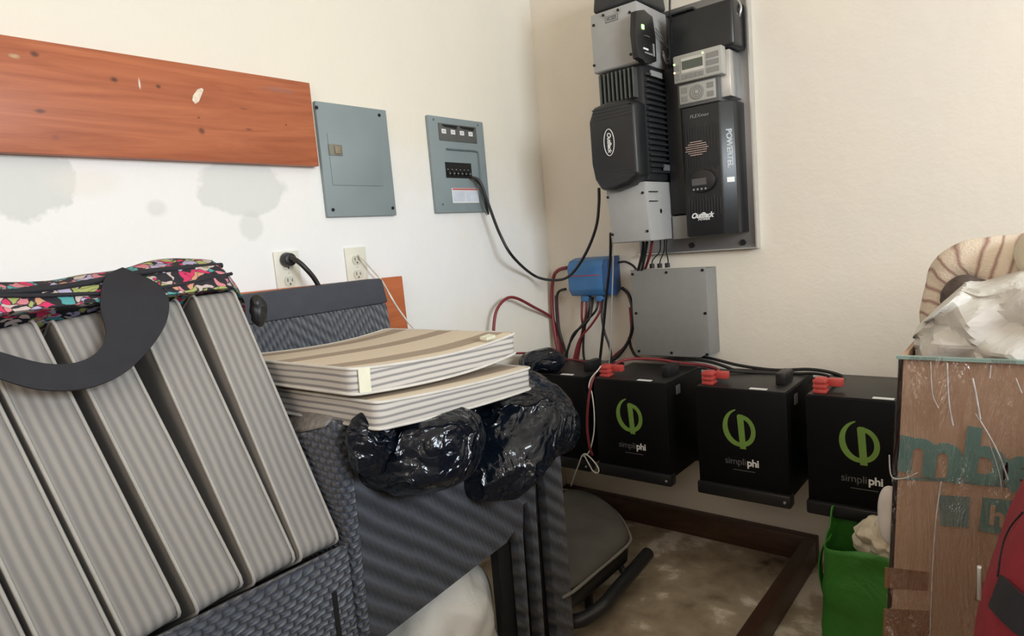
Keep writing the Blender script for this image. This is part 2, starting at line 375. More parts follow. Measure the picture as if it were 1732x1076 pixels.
# ------------------------------------------------------------------ mesh helpers
class M:
    def __init__(s): s.v = []; s.f = []; s.mi = []; s.uv = {}; s.cur = 0
    def mat(s, i): s.cur = i; return s
    def add(s, vs, fs, uvs=None):
        b = len(s.v); s.v += [Vector(p) for p in vs]
        for k, f in enumerate(fs):
            if uvs: s.uv[len(s.f)] = uvs[k]
            s.f.append([b + i for i in f]); s.mi.append(s.cur)
        return s
    def box(s, x0, x1, y0, y1, z0, z1):
        x0, x1 = sorted((x0, x1)); y0, y1 = sorted((y0, y1)); z0, z1 = sorted((z0, z1))
        return s.add([(x0,y0,z0),(x1,y0,z0),(x1,y1,z0),(x0,y1,z0),(x0,y0,z1),(x1,y0,z1),(x1,y1,z1),(x0,y1,z1)],
                     [(0,3,2,1),(4,5,6,7),(0,1,5,4),(1,2,6,5),(2,3,7,6),(3,0,4,7)])
    def hexa(s, front, back):
        """front and back: four points each, same winding seen from the front"""
        return s.add(list(front) + list(back), [(0,1,2,3),(7,6,5,4),(0,4,5,1),(1,5,6,2),(2,6,7,3),(3,7,4,0)])
    def prism(s, pts, off):
        """planar outline extruded by vector off"""
        n = len(pts); off = Vector(off); P = [Vector(p) for p in pts]
        return s.add(P + [p + off for p in P], [tuple(range(n)), tuple(range(2*n-1, n-1, -1))] + [(i, n+i, n+(i+1)%n, (i+1)%n) for i in range(n)])
    def cyl(s, c, ax, r, h, n=20, r2=None):
        ax = Vector(ax).normalized(); q = ax.to_track_quat('Z', 'Y'); c = Vector(c); r2 = r if r2 is None else r2
        a = [c + q @ Vector((r*math.cos(2*math.pi*i/n), r*math.sin(2*math.pi*i/n), 0)) for i in range(n)]
        b = [c + ax*h + q @ Vector((r2*math.cos(2*math.pi*i/n), r2*math.sin(2*math.pi*i/n), 0)) for i in range(n)]
        return s.add(a + b, [tuple(range(n-1, -1, -1)), tuple(range(n, 2*n))] + [(i, (i+1)%n, n+(i+1)%n, n+i) for i in range(n)])
    def tube(s, pts, r, n=10, closed=False, sub=6, flat=None, rr=None):
        P = [Vector(p) for p in pts]
        C = []; R = []
        m = len(P); segs = m if closed else m - 1
        for i in range(segs):
            g = (lambda k: P[k % m]) if closed else (lambda k: P[max(0, min(m-1, k))])
            p0, p1, p2, p3 = g(i-1), g(i), g(i+1), g(i+2)
            for j in range(sub):
                u = j / sub
                C.append(0.5*((2*p1)+(p2-p0)*u+(2*p0-5*p1+4*p2-p3)*u*u+(3*p1-p0-3*p2+p3)*u*u*u))
                if rr: R.append(rr[i % m] + (rr[(i+1) % m] - rr[i % m]) * u)
        if not closed:
            C.append(P[-1]); 
            if rr: R.append(rr[-1])
        if not rr: R = [r] * len(C)
        vs = []; fs = []; uvs = []; L = 0; Ls = []
        prev = None; K = len(C)
        for i, c in enumerate(C):
            t = (C[(i+1) % K] - C[i-1]) if closed else (C[min(i+1, K-1)] - C[max(i-1, 0)])
            if t.length < 1e-9: t = Vector((0, 0, 1))
            t.normalize()
            if prev is None:
                a = Vector((0, 0, 1)) if abs(t.z) < 0.9 else Vector((1, 0, 0))
                nrm = (a - t*a.dot(t)).normalized()
            else:
                nrm = (prev - t*prev.dot(t)); nrm = nrm.normalized() if nrm.length > 1e-6 else prev
            prev = nrm; bn = t.cross(nrm)
            if i: L += (C[i] - C[i-1]).length
            Ls.append(L)
            for k in range(n):
                a = 2*math.pi*k/n
                vs.append(c + nrm*math.cos(a)*R[i] + bn*math.sin(a)*R[i])
        for i in range(K if closed else K-1):
            j = (i+1) % K
            for k in range(n):
                k2 = (k+1) % n
                fs.append((i*n+k, i*n+k2, j*n+k2, j*n+k))
                la = Ls[i]; lb = Ls[j] if j else L
                uvs.append([(la, k/n), (la, (k+1)/n), (lb, (k+1)/n), (lb, k/n)])
        if not closed:
            fs.append(tuple(range(n-1, -1, -1))); uvs.append([(0, 0)]*n)
            fs.append(tuple((K-1)*n+k for k in range(n))); uvs.append([(L, 0)]*n)
        return s.add(vs, fs, uvs)
    def ribbon(s, pts, width_dirs, t=0.003, sub=6):
        """flat strap through pts; width_dirs gives the half-width vector at each point"""
        P = [Vector(p) for p in pts]; W = [Vector(q) for q in width_dirs]
        def cr(A, i, u):
            g = lambda k: A[max(0, min(len(A)-1, k))]
            p0, p1, p2, p3 = g(i-1), g(i), g(i+1), g(i+2)
            return 0.5*((2*p1)+(p2-p0)*u+(2*p0-5*p1+4*p2-p3)*u*u+(3*p1-p0-3*p2+p3)*u*u*u)
        C = []; D = []
        for i in range(len(P)-1):
            for j in range(sub): C.append(cr(P, i, j/sub)); D.append(cr(W, i, j/sub))
        C.append(P[-1]); D.append(W[-1]); K = len(C); vs = []
        for i, c in enumerate(C):
            tg = (C[min(i+1, K-1)] - C[max(i-1, 0)]).normalized(); nn = tg.cross(D[i].normalized()).normalized()*t*0.5
            vs += [c - D[i] - nn, c + D[i] - nn, c + D[i] + nn, c - D[i] + nn]
        fs = [(0, 1, 2, 3), tuple((K-1)*4+k for k in (3, 2, 1, 0))]
        for i in range(K-1):
            for k in range(4):
                k2 = (k+1) % 4; fs.append((i*4+k, (i+1)*4+k, (i+1)*4+k2, i*4+k2))
        return s.add(vs, fs)
    def build(s, name, mats, parent=None, bevel=0, smooth=False, seg=2, origin=None):
        if not isinstance(mats, (list, tuple)): mats = [mats]
        me = bpy.data.meshes.new(name)
        o3 = Vector(origin) if origin else Vector((0, 0, 0))
        me.from_pydata([v - o3 for v in s.v], [], s.f)
        for m in mats: me.materials.append(m)
        for p, i in zip(me.polygons, s.mi): p.material_index = i
        if s.uv:
            ul = me.uv_layers.new(name='UVMap')
            for fi, uvs in s.uv.items():
                for li, uv in zip(me.polygons[fi].loop_indices, uvs): ul.data[li].uv = uv
        bm = bmesh.new(); bm.from_mesh(me); bmesh.ops.recalc_face_normals(bm, faces=bm.faces)
        if bevel:
            es = [e for e in bm.edges if len(e.link_faces) == 2 and e.calc_face_angle(0) > 0.5]
            bmesh.ops.bevel(bm, geom=es, offset=bevel, segments=seg, profile=0.5, affect='EDGES', clamp_overlap=True)
        bm.to_mesh(me); bm.free()
        if smooth or bevel:
            for p in me.polygons: p.use_smooth = True
            try: me.set_sharp_from_angle(angle=math.radians(35 if not smooth else 60))
            except Exception: pass
        o = bpy.data.objects.new(name, me); COL.objects.link(o)
        o.location = o3
        if parent is not None: attach(o, parent)
        return o
def attach(o, parent):
    par = parent; mp = Matrix.Identity(4); chain = []
    while par is not None: chain.append(par); par = par.parent
    for p in reversed(chain): mp = mp @ (p.matrix_parent_inverse if p.parent else Matrix.Identity(4)) @ p.matrix_basis
    o.parent = parent; o.matrix_parent_inverse = mp.inverted()
def tag(o, label, cat, group=None):
    o['label'] = label; o['category'] = cat
    if group: o['group'] = group
    return o
def thing(name, loc, label, cat, group=None):
    o = bpy.data.objects.new(name, None); COL.objects.link(o); o.location = loc; o.empty_display_size = 0.05
    return tag(o, label, cat, group)
def struct(o): o['kind'] = 'structure'; return o
def text(s, size, loc, right, up, m, name, parent, depth=0.001, shear=0.0, spacing=1.0, bold=0.0, align='CENTER'):
    cu = bpy.data.curves.new('t', 'FONT'); cu.body = s; cu.size = size; cu.extrude = depth; cu.shear = shear
    cu.align_x = align; cu.align_y = 'CENTER'; cu.space_character = spacing; cu.offset = bold; cu.resolution_u = 3
    to = bpy.data.objects.new('t', cu); COL.objects.link(to)
    dg = bpy.context.evaluated_depsgraph_get()
    me = bpy.data.meshes.new_from_object(to.evaluated_get(dg)); bpy.data.objects.remove(to)
    R = Vector(right).normalized(); U = Vector(up); U = (U - R*U.dot(R)).normalized(); N = R.cross(U)
    loc = Vector(loc)
    for v in me.vertices: v.co = loc + R*v.co.x + U*v.co.y + N*v.co.z
    me.materials.clear(); me.materials.append(m)
    o = bpy.data.objects.new(name, me); me.name = name; COL.objects.link(o)
    if parent is not None: attach(o, parent)
    return o
def blob(name, c, r, m, seed=0, amp=0.02, freq=6, fac=0.02, facf=9, e=2.0, sub=5, rot=0.0, parent=None, rim=None, squash=None):
    """crumpled bag: superellipsoid with folds"""
    bm = bmesh.new(); bmesh.ops.create_icosphere(bm, subdivisions=sub, radius=1)
    sd = Vector((seed*3.7, seed*1.3, seed*7.1)); c = Vector(c); rz = Matrix.Rotation(rot, 3, 'Z')
    for v in bm.verts:
        n = v.co.normalized()
        k = (abs(n.x)**e + abs(n.y)**e + abs(n.z)**e) ** (-1/e)
        p = Vector((n.x*k*r[0], n.y*k*r[1], n.z*k*r[2]))
        q = p*freq + sd
        d = amp*(1 - 2*abs(noise.noise(q))) + amp*0.5*(1 - 2*abs(noise.noise(q*2.3)))
        vd = noise.voronoi(p*facf + sd)[0]
        d += fac*(vd[1] - vd[0] - 0.3)
        p = p + Vector((n.x/r[0], n.y/r[1], n.z/r[2])).normalized()*d
        if squash: p = squash(p)
        v.co = rz @ p
    me = bpy.data.meshes.new(name); bm.to_mesh(me); bm.free(); me.materials.append(m)
    for p in me.polygons: p.use_smooth = True
    o = bpy.data.objects.new(name, me); COL.objects.link(o); o.location = c
    if parent is not None: attach(o, parent)
    return o

# ------------------------------------------------------------------ the room
RX, RY, RZ = 3.6, -4.0, 2.75
struct(M().box(-0.12, RX+0.12, RY-0.12, 0.12, -0.1, 0).build('floor', M_FLOOR))
struct(M().box(-0.12, 0, RY, 0, 0, RZ).build('wall_left', M_LEFT))
struct(M().box(-0.12, RX+0.12, 0, 0.12, 0, RZ).build('wall_back', M_BACK))
# right wall with a window opening, near wall with a doorway
wr = M(); wr.box(RX, RX+.12, RY, 0, 0, .9).box(RX, RX+.12, RY, 0, 2.2, RZ).box(RX, RX+.12, RY, -2.55, .9, 2.2).box(RX, RX+.12, -1.15, 0, .9, 2.2)
struct(wr.build('wall_right', M_BACK))
wn = M(); wn.box(-.12, 1.15, RY-.12, RY, 0, RZ).box(2.65, RX+.12, RY-.12, RY, 0, RZ).box(1.15, 2.65, RY-.12, RY, 2.45, RZ).box(1.15, 2.65, RY-.12, RY, 0, 1.0)
struct(wn.build('wall_near', M_BACK))
struct(M().box(-.12, RX+.12, RY-.12, .12, RZ, RZ+.1).build('ceiling', M_BACK))
wf = M()
for a, b, c, d in ((-2.55, -2.5, .9, 2.2), (-1.2, -1.15, .9, 2.2), (-2.5, -1.2, .9, .95), (-2.5, -1.2, 2.15, 2.2)): wf.box(RX+.02, RX+.08, a, b, c, d)
struct(wf.build('window_1', M_OUTLET))
# added out-of-view chest-high walls that block light from floor and lower wall
struct(M().box(2.20, 2.30, -2.70, -.001, 0, 1.16).build('wall_light_blocker_right', M_BACK))
struct(M().box(.001, 3.599, -2.85, -2.71, 0, 1.18).build('wall_light_blocker_near', M_BACK))
# small nail holes and scratches in the back wall belong to the wall
for i, (px, py, r) in enumerate([(1368, 366, .005), (1278, 606, .003)]):
    p = ony(px, py, 0)
# timber kerb round the corner slab
cb = struct(M().box(0.0, 1.035, -.038, 0, 0, .09).build('trim_1', M_CURB, bevel=.004))
struct(M().box(.997, 1.035, -1.35, -.039, 0, .088).build('trim_2', M_CURB, bevel=.004))

# ------------------------------------------------------------------ left wall
p0 = onx(522, 140, .03); p1 = onx(540, 281, .03); zt = onx(0, 55, .03).z
M().box(.002, .03, -2.6, p1.y, p1.z, p0.z).build('wooden_plank', M_PLANK, bevel=.0015)
tag(bpy.data.objects['wooden_plank'], 'long red-orange stained wooden plank with knots fixed along the upper left wall', 'plank')
bpy.data.objects['wooden_plank'].name = 'wooden_plank'
pl = bpy.data.objects['wooden_plank']
ch = M(); cc = [onx(px, py, .0302) for px, py in ((325, 170), (326, 162), (334, 151), (341, 149), (344, 152), (341, 160), (336, 172), (330, 176))]
ch.prism(cc, (.0012, 0, 0)); o = ch.build('bare_patch', plain('bare_pale_wood', (.78, .66, .52, 1), .7, var=.15, vs=90), pl); o['label'] = 'pale chipped patch'

def panel(name, a, b, label, z0, z1):
    t = thing(name, (0.006, (a+b)/2, z0), label, 'electrical panel')
    return t, M().box(.001, .014, a, b, z0, z1).build('cover', M_PANELG, t, bevel=.002)
a = onx(530, 170, .014); b = onx(676, 364, .014); a3 = onx(552, 365, .014)
yA, yB, zA0, zA1 = a.y+.005, b.y-.012, b.z, a.z
t, _ = panel('breaker_box', yA, yB, 'closed blue-grey breaker panel with a beige latch beside the plank end', zA0, zA1)
dl = onx(563, 238, .014); dr = onx(656, 315, .014)
d0, d1, e0, e1 = onx(553, 228, .014).y, onx(650, 315, .014).y - .005, onx(650, 315, .014).z, onx(600, 229, .014).z
dd = M().box(.0135, .0165, d0, d1, e0, e1).build('panel_door', M_PANELG, t, bevel=.001)
k = onx(569, 254, .017)
h = M().box(.016, .019, k.y-.026, k.y+.02, k.z-.016, k.z+.016).mat(1).box(.018, .023, k.y-.008, k.y+.012, k.z-.011, k.z+.011).build('latch', [plain('beige_latch_plate', (.20, .19, .15, 1), .5), plain('brown_latch_tab', (.25, .21, .14, 1), .5)], dd, bevel=.0008)
for px, py in ((535, 182), (641, 195), (563, 355), (664, 352)):
    q = onx(px, py, .014); M().cyl((.0135, q.y, q.z), (1, 0, 0), .005, .003).build('screw', M_SCREW, t)
a = onx(723, 194, .014); b = onx(829, 358, .014); cR = onx(817, 206, .014)
yA, yB, zA0, zA1 = a.y, (b.y + cR.y)/2, b.z, a.z
t, _ = panel('load_centre', yA, yB, 'open blue-grey load centre with black switches and a black cable plugged in', zA0, zA1)
q0 = onx(741, 209, .016); q1 = onx(807, 243, .016)
ls = M().box(.0135, .017, q0.y, q1.y, q1.z, q0.z+.003).build('label_strip', M_LABGR, t, bevel=.001)
W4 = (q1.y - q0.y)
for i in range(4):
    yy = q0.y + .012 + i*(W4-.01)/4; zz = (q0.z+q1.z)/2 - .002
    M().box(.0165, .0182, yy, yy+.021, zz-.002, zz+.013).build('white_label', M_WHITE, ls)
    text('20A', .007, (.0186, yy+.0105, zz+.0055), (0, 1, 0), (0, 0, 1), M_GREYPR, 'label_text', ls, .0002)
for yy in (q0.y + W4*.28, q0.y + W4*.74):
    M().prism([(.017, yy-W4*.2, q0.z-.001), (.017, yy+W4*.2, q0.z-.001), (.017, yy+W4*.17, q0.z-.012), (.017, yy-W4*.15, q0.z-.008)], (.002, 0, 0)).build('switch_hood', M_BLKPL, ls)
c0 = onx(755, 252, .016); c1 = onx(808, 252, .016); c2 = onx(812, 345, .016)
rd = M().tube([(.0155, c0.y, c0.z), (.0155, (c0.y+c1.y)/2, c0.z), (.0155, c1.y-.012, c0.z), (.0155, c1.y, c0.z-.012), (.0155, c1.y, c0.z-.07), (.0155, c1.y, c2.z+.02)], .0035, 8)
rd.build('door_ridge', M_PANELD, t, smooth=True)
s0 = onx(753, 274, .016); s1 = onx(797, 302, .016)
bb = M().box(.0135, .016, s0.y, s1.y+.006, s1.z, s0.z).build('breaker_slot', M_BLKPL, t)
for i in range(6):
    yy = s0.y + .006 + i*(s1.y - s0.y - .003)/6
    M().box(.015, .024, yy, yy+.0085, s1.z+.008, s1.z+.024).mat(1).box(.0235, .027, yy+.002, yy+.0065, s1.z+.011, s1.z+.017).mat(1).box(.0155, .0168, yy+.001, yy+.0075, s1.z+.027, s1.z+.031).build('breaker', [M_BLKPL, M_GREYPR], bb, bevel=.0008)
l0 = onx(764, 318, .0145); l1 = onx(811, 343, .0145)
lb = M().box(.0135, .0148, l0.y, l1.y-.002, l1.z, l0.z).build('warning_label', M_WHITE, t)
M().box(.0147, .0152, l0.y+.003, l1.y-.004, l0.z-.007, l0.z-.001).build('label_header', M_LABRED, lb)
M().box(.0147, .0151, l0.y+.004, (l0.y+l1.y)/2-.002, l1.z+.004, l0.z-.009).box(.0147, .0151, (l0.y+l1.y)/2+.001, l1.y-.005, l1.z+.004, l0.z-.009).build('label_text', M_LABBL, lb)
for px, py in ((733, 202), (808, 212), (749, 346)):
    q = onx(px, py, .014); M().cyl((.0135, q.y, q.z), (1, 0, 0), .004, .002).build('screw', M_PANELD, t)

def outlet(px, py, label, plug):
    c = onx(px, py, .006)
    t = thing('wall_outlet', (0, c.y, c.z-.06), label, 'outlet')
    M().box(.0005, .007, c.y-.038, c.y+.038, c.z-.06, c.z+.06).build('cover_plate', M_OUTLET, t, bevel=.002)
    for dz in (.022, -.022):
        r = M(); pts = [(.0065, c.y+.017*math.cos(a_), c.z+dz+max(-.013, min(.013, .017*math.sin(a_)))) for a_ in [2*math.pi*i/20 for i in range(20)]]
        r.prism(pts, (.003, 0, 0)); ro = r.build('receptacle', M_OUTD, t)
        M().box(.009, .0101, c.y-.008, c.y-.006, c.z+dz-.002, c.z+dz+.007).box(.009, .0101, c.y+.006, c.y+.008, c.z+dz-.002, c.z+dz+.006).cyl((.009, c.y, c.z+dz-.008), (1, 0, 0), .0025, .0011, 10).build('slot', M_BLKPL, ro)
    M().cyl((.0068, c.y, c.z), (1, 0, 0), .003, .001, 10).build('screw', M_OUTD, t)
    return c
cA = outlet(488, 462, 'ivory wall outlet holding a round black plug, left of the other outlet', 1)
cB = outlet(604, 452, 'ivory wall outlet with a thin white cord, below the closed breaker panel', 0)
pg = thing('power_cord', (.05, cA.y, cA.z), 'thick black power cord with round plug in the left outlet', 'cord')
pc = onx(491, 439, .03)
M().cyl((.0105, pc.y, pc.z), (1, 0, 0), .021, .026, 24, .017).build('plug', M_BLKPL, pg, bevel=.004)
e1 = onx(497, 438, .05); e2 = onx(515, 452, .07); e3 = onx(538, 482, .075); e4 = onx(560, 540, .075)
M().tube([(.03, pc.y, pc.z), e1, e2, e3, e4], .0068, 12).build('cord', M_BLKC, pg, smooth=True)
wc = M(); w1 = onx(612, 440, .03)
wc.tube([onx(606, 432, .011), onx(612, 436, .03), onx(628, 455, .03), onx(645, 474, .04), onx(659, 498, .135), onx(672, 520, .14), onx(690, 545, .14), onx(703, 562, .14), onx(712, 600, .14)], .0028, 8)
tag(wc.build('thin_cord', M_WHC, smooth=True), 'thin white cord running from the right outlet down over the board corner', 'cord')

# ------------------------------------------------------------------ sofa with board behind
bd = M(); q = [onx(300, 494, .035), onx(440, 486, .035), onx(680, 467, .035), onx(692, 562, .045), onx(700, 640, .05), onx(300, 660, .05)]
zt = onx(680, 467, .035).z; yr = onx(680, 467, .035).y; yb_ = onx(692, 562, .035).y
bd.hexa([(.035, -1.75, .70), (.035, yb_, .70), (.035, yr, zt), (.035, -1.75, zt+.012)], [(.012, -1.75, .70), (.012, yb_, .70), (.012, yr, zt), (.012, -1.75, zt+.012)])
tag(bd.build('leaning_board', M_BOARD, bevel=.001), 'orange-stained wooden board standing against the wall behind the charcoal sofa back', 'board')

SF = thing('quilted_sofa', (.35, -1.5, 0), 'charcoal quilted sofa along the left wall, loaded with cushions and black bags', 'sofa')
# backrest: plain band over quilted cloth
tr = onx(655, 470, .13); br_ = onx(660, 497, .13); lw = onx(675, 570, .13)
bandz = onx(663, 511, .13).z
bq = M().hexa([(.13, -2.45, .66), (.13, lw.y-.0, .66), (.125, tr.y-.006, bandz), (.125, -2.45, bandz)], [(.045, -2.45, .66), (.045, lw.y, .66), (.045, tr.y-.006, bandz), (.045, -2.45, bandz)])
bk = bq.build('backrest', M_BACKQ, SF, bevel=.008)
M().hexa([(.129, -2.45, bandz), (.129, tr.y-.004, bandz), (.122, tr.y-.012, tr.z), (.122, -2.45, tr.z)], [(.046, -2.45, bandz), (.046, tr.y-.004, bandz), (.05, tr.y-.012, tr.z), (.05, -2.45, tr.z)]).build('top_band', M_CHARC, bk, bevel=.006)
# front face (chevron) with notches between the pleats, x = .6
X6 = .6
def f6(px, py): p = onx(px, py, X6); return (p.y, p.z)
out = [(-1.525, .395), (-1.525, .80), (-1.47, .72), (-1.40, .70), (-.86, .70)]
zz_ = [(-.848, .69), (-.85, .0), (-.93, 0)]
notch = [(-.93, .52), (-.945, .575), (-.962, .575), (-.972, .5), (-.985, .0), (-1.005, .0), (-1.0, .44), (-1.008, .50), (-1.024, .50), (-1.034, .43), (-1.045, 0), (-1.06, 0), (-1.057, .40), (-1.066, .447), (-1.10, .43)]
poly = out + zz_ + notch
fc = M(); n_ = len(poly); fc.prism([(X6, y, z) for y, z in poly], (-.03, 0, 0))
fc.build('front_panel', M_CHEV, SF, bevel=.004)
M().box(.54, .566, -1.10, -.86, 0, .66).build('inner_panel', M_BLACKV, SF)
M().box(.15, .568, -1.52, -.86, .40, .69).build('seat_base', M_DKCLOTH, SF, bevel=.01)
# near arm column where the cloth turns
pA = ony(470, 742, -1.553)
arm = M().hexa([(.13, -1.553, .30), (X6+.004, -1.553, .30), (X6+.004, -1.553, .845), (pA.x, -1.553, pA.z)],
               [(.13, -1.522, .30), (X6+.004, -1.522, .30), (X6+.004, -1.516, .862), (pA.x, -1.516, pA.z+.055)])
arm.build('armrest', [M_BASK], SF, bevel=.012, seg=3)
M().hexa([(pA.x, -1.548, pA.z+.002), (X6-.03, -1.548, .846), (X6-.03, -1.548, .852), (pA.x, -1.548, pA.z+.008)],
         [(pA.x, -1.506, pA.z+.055), (X6-.04, -1.506, .860), (X6-.04, -1.506, .872), (pA.x, -1.506, pA.z+.068)]).build('armrest_throw', M_TAUPE, SF, bevel=.002)
# near seat, sloping back towards the wall
th = math.atan2(.46961, .88287)
sv = Vector((-math.sin(th), 0, math.cos(th)))       # up along the leaning cushions
sn = Vector((math.cos(th), 0, math.sin(th)))        # out of their striped front
S0 = Vector((.6, 0, .632))
seat = M(); f0 = S0 + sn*.012 - sv*.006; b0_ = S0 - sn*.47 - sv*.006
seat.prism([(f0.x, -2.6, f0.z), (f0.x, -2.6, .30), (.15, -2.6, .30), (.15, -2.6, b0_.z)], (0, 1.045, 0))
so = seat.build('seat', M_BASK, SF, bevel=.012)
M().box(.600, .6155, -1.606, -1.596, .30, .555).build('gap_shade_strip', M_BLACKV, SF)  # solid black strip set on the seat as the gap's shade
M().box(.20, .57, -2.6, -1.62, .10, .298).build('base_box', M_DKCLOTH, SF)
for y_, x_ in ((-1.58, .56), (-2.3, .5), (-.9, .2), (-1.55, .2)):
    M().box(x_-.03, x_+.03, y_-.03, y_+.03, 0, .31 if y_ < -1.5 else .405).build('leg', M_BLKPL, SF, bevel=.004)

# ------------------------------------------------------------------ cushions
def slab(name, L, W, T, m_side, m_top, m_pipe, label, group, mat4, sag=0.0, rad=.012, nx=26, curl=0.0, ny=12, tagside=None):
    """local x = length of the striped boxing, y = width, z = thickness; the origin is the centre of the base"""
    def dfm(p):
        p = p.copy(); u = p.x / (L/2)
        p.z += -sag*(1-u*u) + curl*max(0, u)**2 - 0.0
        # soft crown
        return p
    root = bpy.data.objects.new(name, None); COL.objects.link(root); root.matrix_world = mat4; root.empty_display_size = .05
    tag(root, label, 'cushion', group)
    def mesh_obj(nm, m, mats):
        me = bpy.data.meshes.new(nm)
        me.from_pydata(m.v, [], m.f)
        for k_ in mats: me.materials.append(k_)
        return me
    bm = bmesh.new()
    bmesh.ops.create_cube(bm, size=1)
    for v in bm.verts: v.co = Vector((v.co.x*L, v.co.y*W, (v.co.z+.5)*T))
    bmesh.ops.bevel(bm, geom=[e for e in bm.edges if abs(e.verts[0].co.z-e.verts[1].co.z) > T*.5], offset=rad*1.6, segments=3, affect='EDGES', profile=.5)
    bmesh.ops.bevel(bm, geom=[e for e in bm.edges if abs(e.verts[0].co.z-e.verts[1].co.z) < 1e-5 and len(e.link_faces) == 2 and e.calc_face_angle(0) > 1.2], offset=rad*.6, segments=3, affect='EDGES', profile=.5)
    for k_ in range(1, nx):
        x = -L/2 + L*k_/nx
        bmesh.ops.bisect_plane(bm, geom=bm.verts[:] + bm.edges[:] + bm.faces[:], plane_co=(x, 0, 0), plane_no=(1, 0, 0))
    for k_ in range(1, ny):
        y = -W/2 + W*k_/ny
        bmesh.ops.bisect_plane(bm, geom=bm.verts[:] + bm.edges[:] + bm.faces[:], plane_co=(0, y, 0), plane_no=(0, 1, 0))
    bmesh.ops.recalc_face_normals(bm, faces=bm.faces)
    for f in bm.faces: f.material_index = 1 if abs(f.normal.z) > .6 else 0; f.smooth = True
    for v in bm.verts:
        e_ = max(0.0, 1-(2*v.co.x/L)**2)*max(0.0, 1-(2*v.co.y/W)**2)
        if v.co.z > T*.8: v.co.z += .006*e_
        v.co = dfm(v.co)
    me = bpy.data.meshes.new('cushion_body'); bm.to_mesh(me); bm.free()
    me.materials.append(m_side); me.materials.append(m_top)
    bo = bpy.data.objects.new('cushion_body', me); COL.objects.link(bo); bo.parent = root
    # piping round both seams
    for zz in (T-.002, .002):
        c_ = rad*1.2; pts = []
        for k_ in range(21): pts.append((-L/2+c_+(L-2*c_)*k_/20, -W/2, zz))
        pts += [(L/2-c_*.3, -W/2+c_*.3, zz)]
        for k_ in range(9): pts.append((L/2, -W/2+c_+(W-2*c_)*k_/8, zz))
        pts += [(L/2-c_*.3, W/2-c_*.3, zz)]
        for k_ in range(21): pts.append((L/2-c_-(L-2*c_)*k_/20, W/2, zz))
        pts += [(-L/2+c_*.3, W/2-c_*.3, zz)]
        for k_ in range(9): pts.append((-L/2, W/2-c_-(W-2*c_)*k_/8, zz))
        pts += [(-L/2+c_*.3, -W/2+c_*.3, zz)]
        mm = M().tube([dfm(Vector(p)) for p in pts], .0032, 6, closed=True, sub=1)
        mb = bpy.data.meshes.new('piping'); mb.from_pydata(mm.v, [], mm.f); mb.materials.append(m_pipe)
        for p in mb.polygons: p.use_smooth = True
        po = bpy.data.objects.new('piping', mb); COL.objects.link(po); po.parent = root
    return root, dfm
def frame(o, ex, ey, ez):
    ex, ey, ez = Vector(ex).normalized(), Vector(ey).normalized(), Vector(ez).normalized()
    return Matrix(((ex.x, ey.x, ez.x, o[0]), (ex.y, ey.y, ez.y, o[1]), (ex.z, ey.z, ez.z, o[2]), (0, 0, 0, 1)))
UP = [  # bottom centre y, top centre y, front offset, label
    (-1.605, -1.614, .000, 'grey striped cushion leaning upright, nearest the right end of the row'),
    (-1.690, -1.722, -.012, 'grey striped upright cushion, second from the right end of the row'),
    (-1.784, -1.846, -.020, 'grey striped upright cushion under the black strap loop, third from the right'),
    (-1.884, -1.949, -.028, 'grey striped upright cushion, fourth from the right, cut by the bottom edge'),
    (-1.974, -2.040, -.034, 'grey striped upright cushion, fifth from the right, beside the left edge'),
    (-2.064, -2.132, -.040, 'grey striped upright cushion in the lower left corner of the photo')]
HL, WD, TK = .545, .42, .082
slabs = []
for i, (yb0, yt0, off, lab) in enumerate(UP):
    ax = (sv + Vector((0, (yt0-yb0)/HL, 0))).normalized()
    bot = Vector((S0.x, yb0, S0.z)) + sn*off
    fr = sn.copy(); tz = fr.cross(ax).normalized()      # thickness axis (roughly +-y)
    if tz.y < 0: tz = -tz
    ctr = bot + ax*(HL/2+.004) - fr*(WD/2) - tz*(TK/2)
    ey = ax.cross(tz) if False else tz.cross(ax)
    slabs.append(slab('striped_cushion', HL, WD, TK, M_BOXU, M_BOXU, M_PIPE_G, lab, 'striped cushions standing in a row', frame(ctr, ax, ey, tz)))
# two cushions lying flat on the black bags
def flat(corner_px, far_px, X, zb, T, W, label, sag, curl):
    a = onx(*corner_px, X); b = onx(*far_px, X)
    L = (b - a).length
    ex = (b - a).normalized(); ez = Vector((0, 0, 1)); ez = (ez - ex*ez.dot(ex)).normalized(); ey = ez.cross(ex)
    # local -y side is the striped boxing that faces +x
    c = a + ex*(L/2) + ey*(W/2)
    return slab('striped_cushion', L, W, T, M_BOXH, M_BAND, M_PIPE_L, label, 'striped cushions lying flat', frame(c, ex, ey, ez), sag, curl=curl), a, ex, ey, ez, L
r2 = flat((640, 729), (901, 658), .70, .85, .052, .47, 'pale striped cushion lying flat, the lower one of the pair on the black bags', .006, .0)
r1 = flat((598, 670), (876, 603), .66, .91, .050, .47, 'pale striped cushion with beige banded top, the upper one of the flat pair', .010, .008)
(rt, dfm), a, ex, ey, ez, L = r1
def loc_to(obj, p): return obj.matrix_world @ Vector(p)
MW = frame(a + ex*(L/2) + ey*(.47/2), ex, ey, ez)
def lpt(x, y, z): return MW @ dfm(Vector((x, y, z)))
tg = M(); xs = -L/2 + .012
P = [lpt(xs, -.2365, .004), lpt(xs+.026, -.2365, .004), lpt(xs+.026, -.2365, .049), lpt(xs, -.2365, .049)]
tg.prism(P, (-ey*.002)); o = tg.build('corner_tab', M_TAGC, rt); o['label'] = 'cream corner tab'
tg = M(); x2 = L/2 - .105; P = [lpt(x2, -.234, .056), lpt(x2+.03, -.234, .056), lpt(x2+.03, -.214, .058), lpt(x2, -.214, .058)]
tg.prism(P, ez*.006); o = tg.build('care_label', M_TAGC, rt); o['label'] = 'cream care label'

